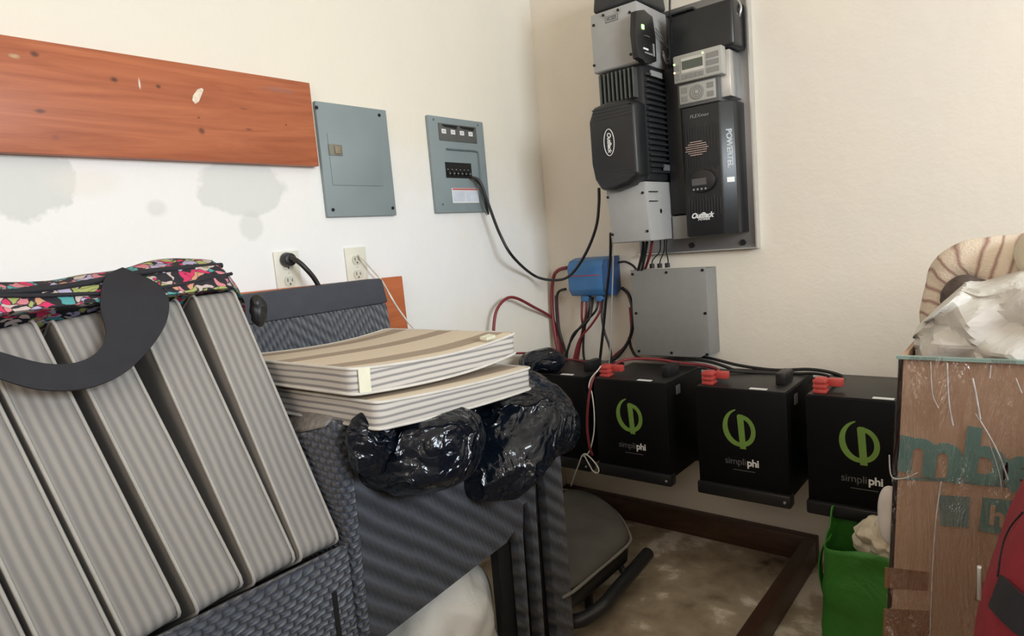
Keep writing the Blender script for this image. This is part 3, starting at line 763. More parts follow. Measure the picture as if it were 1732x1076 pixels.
# ------------------------------------------------------------------ black bags on the sofa
def under(c, top, xlim):
    # the flat cushions press the bag down where they lie on it
    def q(p):
        p = p.copy()
        if p.x + c[0] < xlim and p.z + c[2] > top: p.z = top - c[2] + (p.z + c[2] - top)*.05
        return p
    return q
c_ = (.60, -1.375, .768)
b1 = blob('garbage_bag', c_, (.150, .130, .088), M_TRASH, 3, .012, 6, .008, 11, 2.2, 6, squash=under(c_, .838, .715))
tag(b1, 'glossy black plastic garbage bag bulging over the sofa front, nearer the camera', 'bag')
c_ = (.555, -1.045, .740)
def tilt2(p):
    q = under(c_, .822, .70)(p)
    if q.x > .02: q.z -= (q.x-.02)*.25 - min(0, q.y)*.55 + .0
    return q
b2 = blob('garbage_bag', c_, (.19, .185, .090), M_TRASH, 11, .013, 6, .008, 11, 2.2, 6, squash=tilt2)
tag(b2, 'glossy black plastic garbage bag on the sofa end beside the batteries', 'bag')
sb = blob('garbage_bag', (.165, -.33, .712), (.085, .07, .040), M_TRASH, 27, .008, 10, .006, 14, 2.2, 5)
tag(sb, 'small black plastic bag on top of the leftmost battery, beside the corner cables', 'bag')
c_ = (.30, -1.28, .755)
b3 = blob('garbage_bag', c_, (.125, .19, .065), M_TRASH, 17, .008, 9, .008, 12, 2.6, 5, squash=under(c_, .825, 9))
tag(b3, 'dark plastic bag squeezed under the flat cushions behind the others', 'bag')
nk = blob('bag_neck', (.648, -1.505, .815), (.032, .050, .062), M_TRASH, 5, .006, 22, .006, 30, 2.0, 5, parent=b1)
wb = blob('plastic_bag', (.40, -1.24, .19), (.17, .17, .20), M_WHBAG, 23, .012, 6, .03, 6, 3.0, 5)
tag(wb, 'crumpled white plastic bag on the floor under the sofa front', 'bag')

# ------------------------------------------------------------------ floral bag with strap on the upright cushions
top = S0 + sv*(HL+.008)
FB = thing('floral_bag', (.2, -1.9, 1.13), 'bright floral duffel bag with black straps lying on the upright cushions', 'bag')
def fsq(p):
    p = p.copy()
    return p
# the cushion tops are a plane through `top` rising towards the wall side by -sn
fb = M()
NU, NV = 70, 28
ya, yb1 = -2.30, -1.49
for i in range(NU+1):
    u = i/NU; y = ya + (yb1-ya)*u
    ends = min(1, (1-u)*9)**.5*min(1, u*20+.3)
    hump = .085 + .006*u + .026*math.exp(-((y+1.64)/.11)**2)
    for j in range(NV):
        a_ = 2*math.pi*j/NV
        cx = math.cos(a_); cz = math.sin(a_)
        wid = .20*max(.25, ends)
        fx = -sn*(.19) ; cpos = top + Vector((0, y, 0)) + fx + sv*(.004)
        e1_ = sn*(wid*math.copysign(abs(cx)**.7, cx))
        hh = hump*ends if cz > 0 else .004
        p = cpos + e1_ + sv*0 + sv*(hh*(abs(cz)**.8)*(1 if cz > 0 else -1))
        # hang the front lip over the edge
        if cx > .75: p += -sv*.012*(cx-.75)/.25*1.0 + sn*.004
        nz = noise.noise(Vector((p.x*11, p.y*11, p.z*11)))*.008
        p += sv*nz*(1 if cz > 0 else 0)
        fb.v.append(Vector(p))
for i in range(NU):
    for j in range(NV):
        j2 = (j+1) % NV; fb.f.append([i*NV+j, i*NV+j2, (i+1)*NV+j2, (i+1)*NV+j]); fb.mi.append(0)
fb.f.append(list(range(NV))); fb.mi.append(0); fb.f.append([NU*NV+k for k in range(NV-1, -1, -1)]); fb.mi.append(0)
fb.build('bag_body', M_FLORAL, FB, smooth=True)
Pf = S0 + sn*.018                                   # plane just in front of the cushions
def lean(px, py, off=0.0): return onp(px, py, S0 + sn*off, sn)
strap = M()
pp = [(236, 466, .008), (229, 480, .018), (230, 505, .024), (226, 540, .026), (215, 580, .028), (185, 615, .030), (135, 636, .030), (70, 637, .028), (0, 618, .026), (-60, 596, .022)]
pts = [lean(x, y, o_) for x, y, o_ in pp]
hw = [.030, .046, .054, .050, .034, .026, .023, .022, .020, .018]
wd = []
for i in range(len(pts)):
    tg_ = (pts[min(i+1, len(pts)-1)] - pts[max(i-1, 0)]).normalized(); wd.append(tg_.cross(sn).normalized()*hw[i])
strap.ribbon(pts, wd, .004); strap.build('shoulder_strap', M_WEB, FB, smooth=True)
def trim(pxs, name, r=.004, off=0.0, X=None):
    m = M(); m.tube([lean(x, y, o_) if X is None else onx(x, y, X) for x, y, o_ in pxs], r, 8); return m.build(name, M_WEB, FB, smooth=True)
trim([(-30, 497, .006), (60, 491, .006), (140, 480, .006), (200, 468, .006), (262, 458, .004), (330, 452, -.004), (375, 449, -.012)], 'zip_band', .0055)
trim([(-30, 500, .012), (60, 500, .014), (150, 497, .014), (210, 494, .014), (290, 484, .012), (350, 472, .01), (392, 463, .004)], 'lower_piping', .0035)
dg_ = blob('end_strap', lean(437, 526, -.05), (.013, .015, .033), M_BLKPL, 9, .003, 30, .003, 40, 2.2, 4, parent=FB)

# ------------------------------------------------------------------ power equipment on the back wall
PX0, PX1, PZ0, PZ1 = .436, .878, 1.074, 1.915
MP = thing('mounting_plate', (.65, -.015, PZ0), 'brushed grey metal mounting plate holding the black power equipment', 'panel')
mp = M().box(PX0, PX1, -.018, -.001, PZ0, PZ1).build('plate', M_PLATE, MP, bevel=.001)
M().box(PX1-.004, PX1+.001, -.033, -.001, PZ0, PZ1).box(PX0, PX1-.005, -.033, -.001, PZ0-.0, PZ0+.004).build('folded_edge', M_SILVER, MP)
for px, py in ((1170, 415), (1257, 410), (1248, 14)):
    q = ony(px, py, -.02); M().cyl((q.x, -.017, q.z), (0, -1, 0), .011, .008, 6).build('bolt', M_SCREW, MP)

def screwy(lst, Y, parent, r=.0045, m=M_SCREW):
    for px, py in lst:
        q = ony(px, py, Y); M().cyl((q.x, Y+.001, q.z), (0, -1, 0), r, .003, 12).build('screw', m, parent)
# lower wiring box
f = -.26
AB = thing('wiring_box', (.52, -.14, 1.13), 'light grey metal wiring box below the black inverter', 'box')
bx0 = ony(1036, 412, f); bx1 = ony(1102, 408, f); bt0 = ony(1025, 322, f); bt1 = ony(1092, 311, f)
zb = (bx0.z + bx1.z)/2
M().hexa([(bx0.x, f, zb), (bx1.x, f, zb), (bt1.x, f, 1.325), (bt0.x, f, 1.325)], [(bx0.x, -.034, zb), (.606, -.034, zb), (.606, -.034, 1.325), (bt0.x, -.034, 1.325)]).build('enclosure', M_GREYBOX, AB, bevel=.003)
M().hexa([(bx0.x+.003, f-.004, zb+.003), (bx1.x-.002, f-.004, zb+.003), (bt1.x-.002, f-.004, 1.315), (bt0.x+.003, f-.004, 1.315)], [(bx0.x+.003, f+.001, zb+.003), (bx1.x-.002, f+.001, zb+.003), (bt1.x-.002, f+.001, 1.315), (bt0.x+.003, f+.001, 1.315)]).build('front_cover', M_GREYBOX, AB, bevel=.001)
screwy([(1028, 334), (1087, 326), (1095, 391), (1036, 397)], f-.005, AB)
ko = M()
def side(px, py, X): return onx(px, py, X)
for px, py in ((1118, 357), (1119, 369), (1120, 380), (1120, 388)):
    q = side(px, py, .607); ko.cyl((.600, q.y, q.z), (1, 0, 0), .008, .0075, 14)
for py in (324, 340):
    q = side(1106, py, .607); ko.box(.600, .6075, q.y-.03, q.y+.03, q.z-.0015, q.z+.0015)
ko.build('knockouts', M_SCREW, AB)
# inverter
IV = thing('inverter', (.52, -.15, 1.32), 'black finned inverter with a rounded front cover and white oval emblem', 'inverter')
body = M().box(.432, .600, -.235, -.034, 1.33, 1.705).build('case', M_BLKMET, IV, bevel=.006)
fins = M()
for i in range(18):
    z = 1.352 + i*.0185
    fins.prism([(.599, -.225, z), (.613, -.225, z+.002), (.613, -.045, z+.002), (.599, -.045, z)], (0, 0, .008))
fins.build('side_fins', M_BLKMET, body, bevel=.0015)
vf = M()
for i in range(9):
    x = .452 + i*.0155; vf.box(x, x+.005, -.262, -.2345, 1.60, 1.695)
vf.build('front_fins', plain('dull_alloy_fins', (.10, .11, .10, 1), .4, .4), body)
M().box(.609, .6145, -.20, -.12, 1.668, 1.686).build('rating_label', M_GREYPR, body)
M().box(.609, .6145, -.14, -.10, 1.362, 1.382).build('lower_label', M_DIMPR, body)
cv = []
def cover_ring(y, g):
    P = [(.434, 1.345), (.425, 1.40), (.425, 1.545), (.445, 1.588), (.50, 1.598), (.575, 1.592), (.603, 1.575), (.604, 1.345), (.57, 1.315), (.51, 1.302), (.455, 1.312)]
    c = (.515, 1.45); return [(c[0]+(x-c[0])*g, y, c[1]+(z-c[1])*g) for x, z in P]
cvm = M(); rings = [cover_ring(-.2355, 1.0), cover_ring(-.285, 1.0), cover_ring(-.303, .965), cover_ring(-.309, .90)]
for r__ in rings: cvm.v += [Vector(p) for p in r__]
N = 11
for k in range(3):
    for i in range(N): cvm.f.append([k*N+i, k*N+(i+1) % N, (k+1)*N+(i+1) % N, (k+1)*N+i]); cvm.mi.append(0)
cvm.f.append([3*N+i for i in range(N)]); cvm.mi.append(0); cvm.f.append([i for i in range(N-1, -1, -1)]); cvm.mi.append(0)
fcv = cvm.build('front_cover', M_BLKMET2, IV, bevel=.008, seg=3)
rg = M()
for z in (1.345, 1.356, 1.367, 1.54, 1.551, 1.562, 1.573): rg.box(.445, .590, -.3105, -.306, z, z+.003)
rg.build('cover_ridges', M_BLKMET, fcv)
oc = ony(1030, 241, -.311)
ov = M(); ov.tube([(oc.x+.019*math.cos(a_), -.3105, oc.z+.043*math.sin(a_)) for a_ in [2*math.pi*i/20 for i in range(20)]], .0014, 6, closed=True, sub=2)
em = ov.build('emblem_oval', M_WHITE, fcv, smooth=True)
text('OutBack', .020, (oc.x+.001, -.3112, oc.z), (0, 0, -1), (1, 0, 0), M_WHITE, 'emblem_text', fcv, .0006, .25, .9, .0004)
# upper wiring box
DB = thing('wiring_box', (.51, -.14, 1.705), 'light grey wiring box above the inverter, black breaker on its side', 'box')
g = -.25
M().box(.428, .600, g, -.034, 1.707, 1.898).build('enclosure', M_GREYBOX, DB, bevel=.003)
M().box(.430, .590, g-.004, g+.001, 1.71, 1.872).build('front_cover', M_GREYBOX, DB, bevel=.001)
screwy([(1004, 43), (1005, 111), (1067, 92), (1065, 21), (1020, 26), (1045, 17)], g-.005, DB)
q = ony(1034, 31, g-.005)
M().box(q.x-.024, q.x+.024, g-.0052, g-.0038, q.z-.010, q.z+.010).build('label_frame', M_LABGR, DB)
M().box(q.x-.022, q.x+.022, g-.0056, g-.005, q.z-.008, q.z+.008).build('label_plate', M_GREYBOX, DB)
text('XCSZI', .0150, (q.x, g-.0060, q.z), (1, 0, 0), (0, 0, 1), M_LABGR, 'label_text', DB, .0003, 0, .9, .0006)
SB = thing('side_breaker', (.61, -.17, 1.73), 'black breaker unit with green lamp on the side of the upper wiring box', 'breaker')
pr = [(1076, 18), (1090, 16), (1096, 22), (1104, 28), (1109, 62), (1111, 104), (1102, 107), (1092, 107), (1088, 101), (1080, 97), (1075, 55)]
sbm = M().prism([onx(x, y, .622) for x, y in pr], (-.0205, 0, 0)).build('housing', M_BLKPL, SB, bevel=.002)
def sidebox(x0, y0, x1, y1, m, nm, par, X=.6225, th=.002):
    a = onx(x0, y0, X); b = onx(x1, y1, X); return M().box(X-.001, X+th, a.y, b.y, min(a.z, b.z), max(a.z, b.z)).build(nm, m, par)
sidebox(1085, 41, 1089, 50, M_LEDG, 'green_lamp', SB); sidebox(1088, 80, 1096, 86, M_WHITE, 'white_label', SB)
sidebox(1089, 60, 1096, 64, M_DIMPR, 'rocker', SB, th=.006); sidebox(1091, 90, 1103, 92, M_GREYPR, 'fine_print', SB)
sidebox(1104, 74, 1107, 96, M_GREYPR, 'side_print', SB)
m_ = M(); 
for dd_ in (0, 6): m_.tube([onx(1109, 48+dd_, .612), onx(1122, 66+dd_, .612), onx(1132, 84, .618), onx(1133, 100-dd_, .622), onx(1128, 108-dd_, .62), onx(1121, 92-dd_, .612)], .0022, 8)
tag(m_.build('looped_wires', plain('grey_wire', (.22, .22, .22, 1), .4), smooth=True), 'thin looped grey wires beside the black breaker unit', 'wire')
# black hood on top
HD = M(); z0 = 1.899
HD.hexa([(.438, -.256, z0), (.598, -.256, z0), (.590, -.24, 2.03), (.450, -.24, 2.03)], [(.438, -.05, z0), (.612, -.05, z0), (.598, -.06, 2.03), (.450, -.06, 2.03)])
tag(HD.build('black_hood', M_BLKMET, bevel=.012, seg=3), 'black cast hood on top of the upper grey wiring box', 'hood')
# ducting box upper right
DU = thing('breaker_duct', (.76, -.08, 1.72), 'wide black box at the top of the mounting plate behind the display panels', 'box')
M().hexa([(.640, -.12, 1.70), (.862, -.12, 1.72), (.862, -.12, 1.862), (.640, -.12, 1.862)], [(.628, -.0185, 1.70), (.866, -.0185, 1.72), (.866, -.0185, 1.862), (.628, -.0185, 1.862)]).build('case', M_BLKMET2, DU, bevel=.010, seg=3)
M().box(.640, .735, -.125, -.030, 1.862, 1.868).build('lid_lip', M_BLKMET, DU)
hq = [ony(1249, 2, -.06), ony(1253, 12, -.07), ony(1251, 24, -.07), ony(1247, 32, -.06)]
M().tube(hq, .0042, 8).build('chrome_clip', M_SILVER, DU, smooth=True)
M().tube([ony(1243, 35, -.07), ony(1246, 45, -.07), ony(1242, 58, -.06), ony(1244, 70, -.06)], .009, 8).build('end_connector', M_BLKPL, DU, smooth=True)
# display unit (two tiers)
MT = thing('control_display', (.74, -.08, 1.56), 'grey two-tier control display with screen, keys and round dial', 'display')
M().box(.690, .843, -.112, -.0185, 1.568, 1.712).build('side_bracket', M_SILVER, MT, bevel=.002)
u0 = M().box(.668, .832, -.150, -.113, 1.634, 1.722).build('upper_unit', M_MATE, MT, bevel=.005)
a = ony(1156, 106, -.152); b = ony(1199, 97, -.152); c = ony(1157, 124, -.152)
M().box(.697, .775, -.1515, -.1495, 1.662, 1.708).build('screen_surround', M_SILVER, u0)
M().box(.700, .770, -.1530, -.150, 1.672, 1.699).build('screen', M_LCD, u0)
for i in range(5): M().box(.699+i*.0152, .710+i*.0152, -.1525, -.150, 1.643, 1.657).build('key', M_KEY, u0)
for z in (1.645, 1.668, 1.690): M().box(.782, .822, -.1515, -.1495, z, z+.016).build('key_plate', M_KEY, u0)
for z in (1.645, 1.672): M().box(.672, .690, -.1515, -.1495, z, z+.020).build('left_key', M_KEY, u0)
for px, py, mm in ((1188, 89, M_LEDG), (1140, 110, M_LEDG), (1140, 124, M_LEDA)):
    q = ony(px, py, -.152); M().cyl((max(q.x, .6725), -.1495, q.z), (0, -1, 0), .0027, .003, 12).build('indicator_lamp', mm, u0)
l0 = M().box(.672, .812, -.135, -.0185, 1.556, 1.633).build('lower_unit', M_LABGR, MT, bevel=.003)
M().box(.680, .803, -.138, -.134, 1.567, 1.627).build('faceplate', M_MATE, l0, bevel=.001)
ccx, ccz = .741, 1.597
dl_ = M().cyl((ccx, -.1375, ccz), (0, -1, 0), .023, .003, 32).build('dial', M_KEY, l0)
dm = M()
for r0 in (.012, .019): dm.tube([(ccx+r0*math.cos(a_), -.1405, ccz+r0*math.sin(a_)) for a_ in [2*math.pi*i/24 for i in range(24)]], .0009, 5, closed=True, sub=1)
dm.cyl((ccx, -.1405, ccz), (0, -1, 0), .006, .002, 20).build('dial_rings', M_MATE, dl_)
for x in (.688, .776):
    for z in (1.575, 1.602): M().box(x, x+.020, -.1395, -.1375, z, z+.016).build('key', M_KEY, l0)
# charge controller
CC = thing('charge_controller', (.76, -.07, 1.13), 'tall black ribbed charge controller with small screen and white logo', 'charge controller')
f = -.13
cm = M(); prof = [(.674, -.0185), (.674, -.122), (.680, f), (.806, f), (.812, -.126), (.846, -.100), (.850, -.0185)]
cm.prism([(x, y, 1.13) for x, y in prof], (0, 0, .425)); cs = cm.build('case', M_BLKMET2, CC, bevel=.003)
rb = M()
for i in range(12):
    x = .690 + i*.0098
    for z0_, z1_ in ((1.185, 1.265), (1.345, 1.50)): rb.box(x, x+.0035, f-.003, f+.001, z0_ + (.01 if i % 2 else 0), z1_ - (.012 if i % 3 else 0))
rb.build('case_ribs', M_BLKMET, cs, bevel=.0006)
q = ony(1186, 210, f-.002)
text('FLEXmax', .016, (.742, f-.0035, 1.522), (1, 0, 0), (0, 0, 1), M_GREYPR, 'model_text', CC, .0004, .15, 1.05)
q = ony(1179, 251, f)
fn = M()
for i in range(7):
    z = q.z - .021 + i*.007; hw_ = .040*math.sqrt(max(0.05, 1-((i-3)/3.6)**2))
    fn.box(q.x-hw_+.004*(i % 2), q.x+hw_-.003*((i+1) % 2), f-.0055, f-.003, z-.0013, z+.0013)
fn.build('fan_emblem', M_COPPER, CC)
dsp = ony(1187, 308, f)
dd2 = M()
pts = [(dsp.x+.004+.047*math.cos(a_), f-.001, dsp.z+.003+.038*math.sin(a_)) for a_ in [2*math.pi*i/32 for i in range(32)]]
dd2.prism(pts, (0, -.014, 0)); dp = dd2.build('display_pod', M_BLKPL, CC, bevel=.004)
M().box(dsp.x-.027, dsp.x+.022, f-.0165, f-.0145, dsp.z-.010, dsp.z+.012).build('screen', M_LCD2, dp)
for i in range(4): M().cyl((dsp.x-.022+i*.0135, f-.0145, dsp.z-.023), (0, -1, 0), .0033, .003, 10).build('button', M_GREYPR, dp)
q = ony(1188, 366, f)
text('OutBack', .0235, (q.x, f-.0035, q.z+.003), (1, 0, 0), (0, 0, 1), M_WHITE, 'logo_text', CC, .0005, .3, .88, .0010)
text('POWER', .0100, (q.x+.006, f-.0035, q.z-.010), (1, 0, 0), (0, 0, 1), M_WHITE, 'logo_subtitle', CC, .0005, .3, 1.25, .0003)
sdx = Vector((.829, -.1135, 0)); rdir = Vector((.034, .026, 0)).normalized(); nd = Vector((.026, -.034, 0)).normalized()
text('POWERTEL', .025, Vector((.829, -.113, 1.405)) + nd*.001, (0, 0, -1), rdir, plain('faded_grey_print', (.42, .44, .46, 1), .6, var=.25, vs=120), 'side_text', CC, .0005, 0, .95, .0012)
M().prism([Vector((.829, -.113, 1.305)) + nd*.0012 + rdir*a_*.0125 + Vector((0, 0, b_*.008)) for a_, b_ in ((-1, -1), (1, -1), (1, 1), (-1, 1))], nd*.001).build('side_label', M_WHITE, CC)
# small adaptor
SA = M().box(.612, .672, -.10, -.034, 1.125, 1.205)
tag(SA.build('adaptor_box', M_GREYJB, bevel=.002), 'small plain grey box between the lower wiring box and the charge controller', 'box')
SA = M().box(.612, .672, -.10, -.034, 1.21, 1.70)
tag(SA.build('cable_chase', M_BLKPL, bevel=.003), 'narrow black channel between the inverter and the charge controller', 'channel')

# junction box and blue box
JB = thing('junction_box', (.57, -.05, .705), 'square grey junction box with screwed lid above the batteries', 'junction box')
J = M().box(.44, .722, -.095, -.0005, .712, 1.018).build('enclosure', M_GREYJB, JB, bevel=.003)
M().prism([(.434, -.099, .706), (.69, -.099, .706), (.724, -.099, .727), (.724, -.099, 1.024), (.434, -.099, 1.024)], (0, .006, 0)).build('lid', M_GREYJB, JB, bevel=.001)
screwy([(1070, 464), (1127, 461), (1188, 457), (1076, 530), (1193, 530), (1081, 594), (1136, 597), (1196, 600)], -.0995, JB, .005)
BX = thing('blue_charger', (.24, -.05, .93), 'rounded blue charger box with a red stripe in the corner', 'charger')
bm_ = M(); prof = [(-.001, .945), (-.045, .925), (-.085, .93), (-.10, .955), (-.10, 1.045), (-.085, 1.068), (-.045, 1.078), (-.001, 1.078)]
bm_.prism([(.152, y, z) for y, z in prof], (.165, 0, 0)); bxo = bm_.build('case', M_BLUE, BX, bevel=.007, seg=3)
M().prism([(.3165, y*1.02, z) for y, z in prof], (.02, 0, 0)).build('end_cap', M_BLUED, BX, bevel=.003)
M().box(.165, .30, -.1012, -.0995, 1.008, 1.012).build('stripe', plain('red_stripe', (.35, .06, .10, 1), .5), bxo)
for x in (.205, .272): M().cyl((x, -.055, .905), (0, 0, 1), .022, .03, 16).build('cable_gland', M_BLUE, BX, bevel=.002)

# ------------------------------------------------------------------ batteries
BW, BH, BF, BB = .275, .32, -.36, -.075
def battery(x0, z0, label):
    t = thing('battery', (x0+BW/2, -.2, z0), label, 'battery', 'black batteries on the wall shelf')
    x1 = x0+BW; z1 = z0+BH
    case = M().box(x0, x1, BF, BB, z0, z1).build('case', M_BAT, t, bevel=.004)
    M().box(x0+.004, x1-.004, BF+.006, BB-.006, z1-.001, z1+.003).build('top_cover', M_BATTOP, t, bevel=.001)
    M().box(x0-.004, x1+.004, BF-.012, BF+.03, z0-.022, z0+.018).build('bracket', M_BLKPL, t, bevel=.006)
    M().box(x0-.004, x1+.004, BB-.03, BB, z0-.022, z0-.0005).build('bracket', M_BLKPL, t, bevel=.004)
    M().cyl((x1-.012, BF-.0125, z0-.002), (0, -1, 0), .004, .002, 10).build('bracket_screw', M_GREYPR, t)
    M().box(x1-.11, x1-.060, BF+.010, BF+.026, z1+.003, z1+.0045).build('white_label', M_WHITE, t)
    tc = M()
    for k in range(3): tc.box(x0+.014, x0+.050, BF+.020+.0, BF+.062, z1+.003+k*.014, z1+.013+k*.014)
    tc.box(x0+.018, x0+.046, BF+.024, BF+.058, z1+.003, z1+.045).box(x0+.046, x0+.085, BF+.050, BF+.075, z1+.018, z1+.040)
    tc.build('positive_terminal', M_RED, t, bevel=.003)
    M().box(x1-.055, x1-.025, BF+.08, BF+.16, z1+.003, z1+.040).build('negative_terminal', M_BLKPL, t, bevel=.004)
    M().box(x1-.001, x1+.002, BF+.07, BF+.10, z1-.05, z1-.02).build('side_catch', M_DIMPR, t)
    lc = Vector((x0+.132, BF-.0006, z0+.205))
    lg = M()
    def arcband(a0, a1, rx, rz, cx, cz, w0, w1, n=26):
        P = []
        for i in range(n+1):
            u = i/n; a_ = math.radians(a0+(a1-a0)*u); w_ = (w0 + (w1-w0)*u)
            if w1 < 0: w_ = w0*math.sin(math.pi*min(1, .06+u*.75))
            P.append((lc.x+cx+(rx)*math.cos(a_), lc.z+cz+(rz)*math.sin(a_), lc.x+cx+(rx-w_)*math.cos(a_), lc.z+cz+(rz-w_)*math.sin(a_)))
        vs = []; 
        for p in P: vs += [(p[0], lc.y, p[1]), (p[2], lc.y, p[3])]
        fs = [(2*i, 2*i+1, 2*i+3, 2*i+2) for i in range(n)]
        lg.add(vs, fs)
    arcband(100, 292, .050, .058, .002, -.002, .017, -1)
    arcband(80, -88, .041, .049, .010, -.010, .013, .014)
    lg.add([(lc.x-.003, lc.y-.0003, lc.z+.036), (lc.x+.002, lc.y-.0003, lc.z+.041), (lc.x+.016, lc.y-.0003, lc.z+.040), (lc.x+.021, lc.y-.0003, lc.z-.066), (lc.x+.003, lc.y-.0003, lc.z-.066)], [(0, 1, 2, 3, 4)])
    lg.build('green_emblem', M_GREEN, t)
    text('simpli', .030, (lc.x-.046, BF-.001, z0+.097), (1, 0, 0), (0, 0, 1), M_DIMPR, 'brand_text', t, .0003, 0, .95, -.0002, 'LEFT')
    text('phi', .031, (lc.x+.0215, BF-.001, z0+.097), (1, 0, 0), (0, 0, 1), M_WHITE, 'brand_text', t, .0003, 0, .95, .0008, 'LEFT')
    M().box(lc.x-.022, lc.x+.045, BF-.0008, BF, z0+.070, z0+.0715).build('underline', M_DIMPR, t)
    return t
bat = battery(.778, .348, 'black battery with green emblem, second from the right, left of the cardboard box')
def dup(t, dx, dz, label):
    r = t.copy(); COL.objects.link(r); r.location.x += dx; r.location.z += dz; r['label'] = label
    for ch_ in list(t.children):
        c_ = ch_.copy(); COL.objects.link(c_); c_.parent = r; c_.matrix_parent_inverse = ch_.matrix_parent_inverse.copy()
        for g_ in ch_.children:
            h_ = g_.copy(); COL.objects.link(h_); h_.parent = c_; h_.matrix_parent_inverse = g_.matrix_parent_inverse.copy()
    return r
dup(bat, .325, 0, 'black battery with green emblem partly hidden behind the cardboard box')
dup(bat, -.372, 0, 'black battery with green emblem directly below the grey junction box')
dup(bat, -.682, 0, 'black battery in the corner mostly hidden behind the garbage bag')
struct(M().box(.05, 1.45, -.074, -.0, .33, .36).build('trim_3', M_BLKPL))

# ------------------------------------------------------------------ cables
def cable(pts, r, m, label, name='cable', cat='cable', group=None):
    o = M().tube(pts, r, 10).build(name, m, smooth=True)
    return tag(o, label, cat, group)
Y = ony; Xp = onx
cable([Xp(798, 300, .03), Xp(812, 308, .05), Xp(826, 345, .06), Xp(845, 395, .07), Xp(868, 435, .09), ony(905, 467, -.17), ony(940, 474, -.16), ony(965, 465, -.17), ony(990, 430, -.20), ony(1008, 385, -.22), ony(1013, 345, -.23), ony(1013, 318, -.24)], .0055, M_BLKC, 'long black cable looping from the load centre up to the inverter')
cable([Xp(803, 302, .022), Xp(815, 318, .03), Xp(822, 345, .025), Xp(826, 362, .012)], .004, M_BLKC, 'short black cable running down the load centre cover')
cable([ony(1033, 395, -.265), ony(1032, 440, -.20), ony(1025, 505, -.16), ony(1020, 560, -.14), ony(1013, 625, -.12)], .0055, M_BLKC, 'black cable hanging straight from the lower wiring box in front of the blue box')
cable([ony(1035, 400, -.268), ony(1037, 440, -.215), ony(1034, 530, -.17), ony(1030, 615, -.155), ony(1017, 630, -.15)], .0025, plain('grey_wire_thin', (.35, .33, .30, 1), .5), 'thin grey wire hanging beside the black cable in front of the blue box')
cable([Vector((ony(1133, -5, -.20).x - .005, -.03, 2.745)), Vector((ony(1133, -5, -.20).x, -.12, 2.3)), ony(1133, -5, -.20), ony(1135, 40, -.17), ony(1136, 75, -.14)], .0035, M_BLKC, 'thin black wire dropping from above beside the black hood')
for i, (a, b, c, d) in enumerate([((1088, 410), (1086, 430), (1080, 455), (1078, 458)), ((1094, 410), (1091, 430), (1086, 455), (1084, 458))]):
    cable([ony(*a, -.15), ony(*b, -.12), ony(*c, -.102), ony(*d, -.05)], .0055, M_BLKC, ['thick black cable, left one of the pair under the lower wiring box', 'thick black cable, right one of the pair under the lower wiring box'][i])
cable([ony(1103, 408, -.14), ony(1100, 428, -.12), ony(1093, 450, -.08), ony(1088, 462, -.05)], .005, M_REDC, 'red cable between the lower wiring box and the grey junction box')
for i, (tx, bx_) in enumerate(((1117, 1103), (1124, 1116), (1128, 1129))):
    ct = thing('gland_cable', ony(bx_, 450, -.05), ['thin black cable entering the left gland on the junction box top', 'thin black cable entering the middle gland on the junction box top', 'thin black cable entering the right gland on the junction box top'][i], 'cable')
    M().tube([ony(tx, 405, -.10), ony(tx-1, 425, -.08), ony(bx_+1, 440, -.06), ony(bx_, 450, -.05)], .0022, 8).build('wire', M_BLKC, ct, smooth=True)
    q = ony(bx_, 452, -.05); M().cyl((q.x, -.05, 1.0245), (0, 0, 1), .009, .016, 14).build('gland', M_BLKPL, ct)
cable([ony(1046, 444, -.05), ony(1058, 443, -.06), ony(1070, 449, -.05), ony(1076, 456, -.05)], .0045, M_BLKC, 'short black cable from the blue box to the junction box')
cable([ony(1052, 487, -.02), ony(1064, 500, -.03), ony(1071, 535, -.05), ony(1066, 570, -.05), ony(1048, 600, -.06), ony(1030, 612, -.06), ony(1015, 612, -.06)], .0065, M_BLKC, 'black cable curving from the right end of the blue box down to the batteries')
cable([ony(1066, 520, -.035), ony(1068, 560, -.03), ony(1058, 585, -.045), ony(1040, 602, -.045), ony(1022, 622, -.05)], .006, M_REDC, 'red cable curving beside the junction box down to the batteries')
cable([ony(1064, 570, -.03), ony(1068, 590, -.04), ony(1080, 605, -.07), ony(1110, 608, -.07), ony(1150, 607, -.08), ony(1200, 612, -.09), ony(1245, 628, -.12), ony(1260, 640, -.15)], .0055, M_BLKC, 'black cable arching over the battery tops under the junction box')
cable([ony(960, 453, -.05), ony(945, 457, -.05), ony(936, 470, -.04), ony(933, 510, -.04), ony(938, 560, -.05), ony(946, 606, -.06), ony(950, 640, -.06)], .0075, M_REDC, 'red cable leaving the left end of the blue box and running down the corner')
cable([ony(941, 500, -.03), ony(944, 550, -.035), ony(951, 600, -.04), ony(955, 640, -.05)], .0075, M_REDC, 'thick red cable running down the corner beside the black one')
cable([ony(957, 489, -.05), ony(944, 495, -.045), ony(941, 520, -.05), ony(946, 560, -.05), ony(956, 595, -.05), ony(960, 630, -.05)], .0055, M_BLKC, 'black cable leaving the lower left of the blue box')
cable([Xp(836, 580, .05), Xp(835, 555, .05), Xp(840, 525, .05), Xp(855, 506, .05), Xp(872, 504, .05), Xp(900, 518, .045), ony(935, 540, -.03), ony(941, 570, -.02)], .0058, M_REDC, 'red cable arching in front of the left wall above the upper flat cushion')
cable([Xp(865, 598, .08), Xp(900, 598, .07), ony(945, 606, -.10), ony(990, 612, -.14), ony(1010, 622, -.2)], .004, M_REDC, 'thin red cable lying across the corner behind the garbage bag')
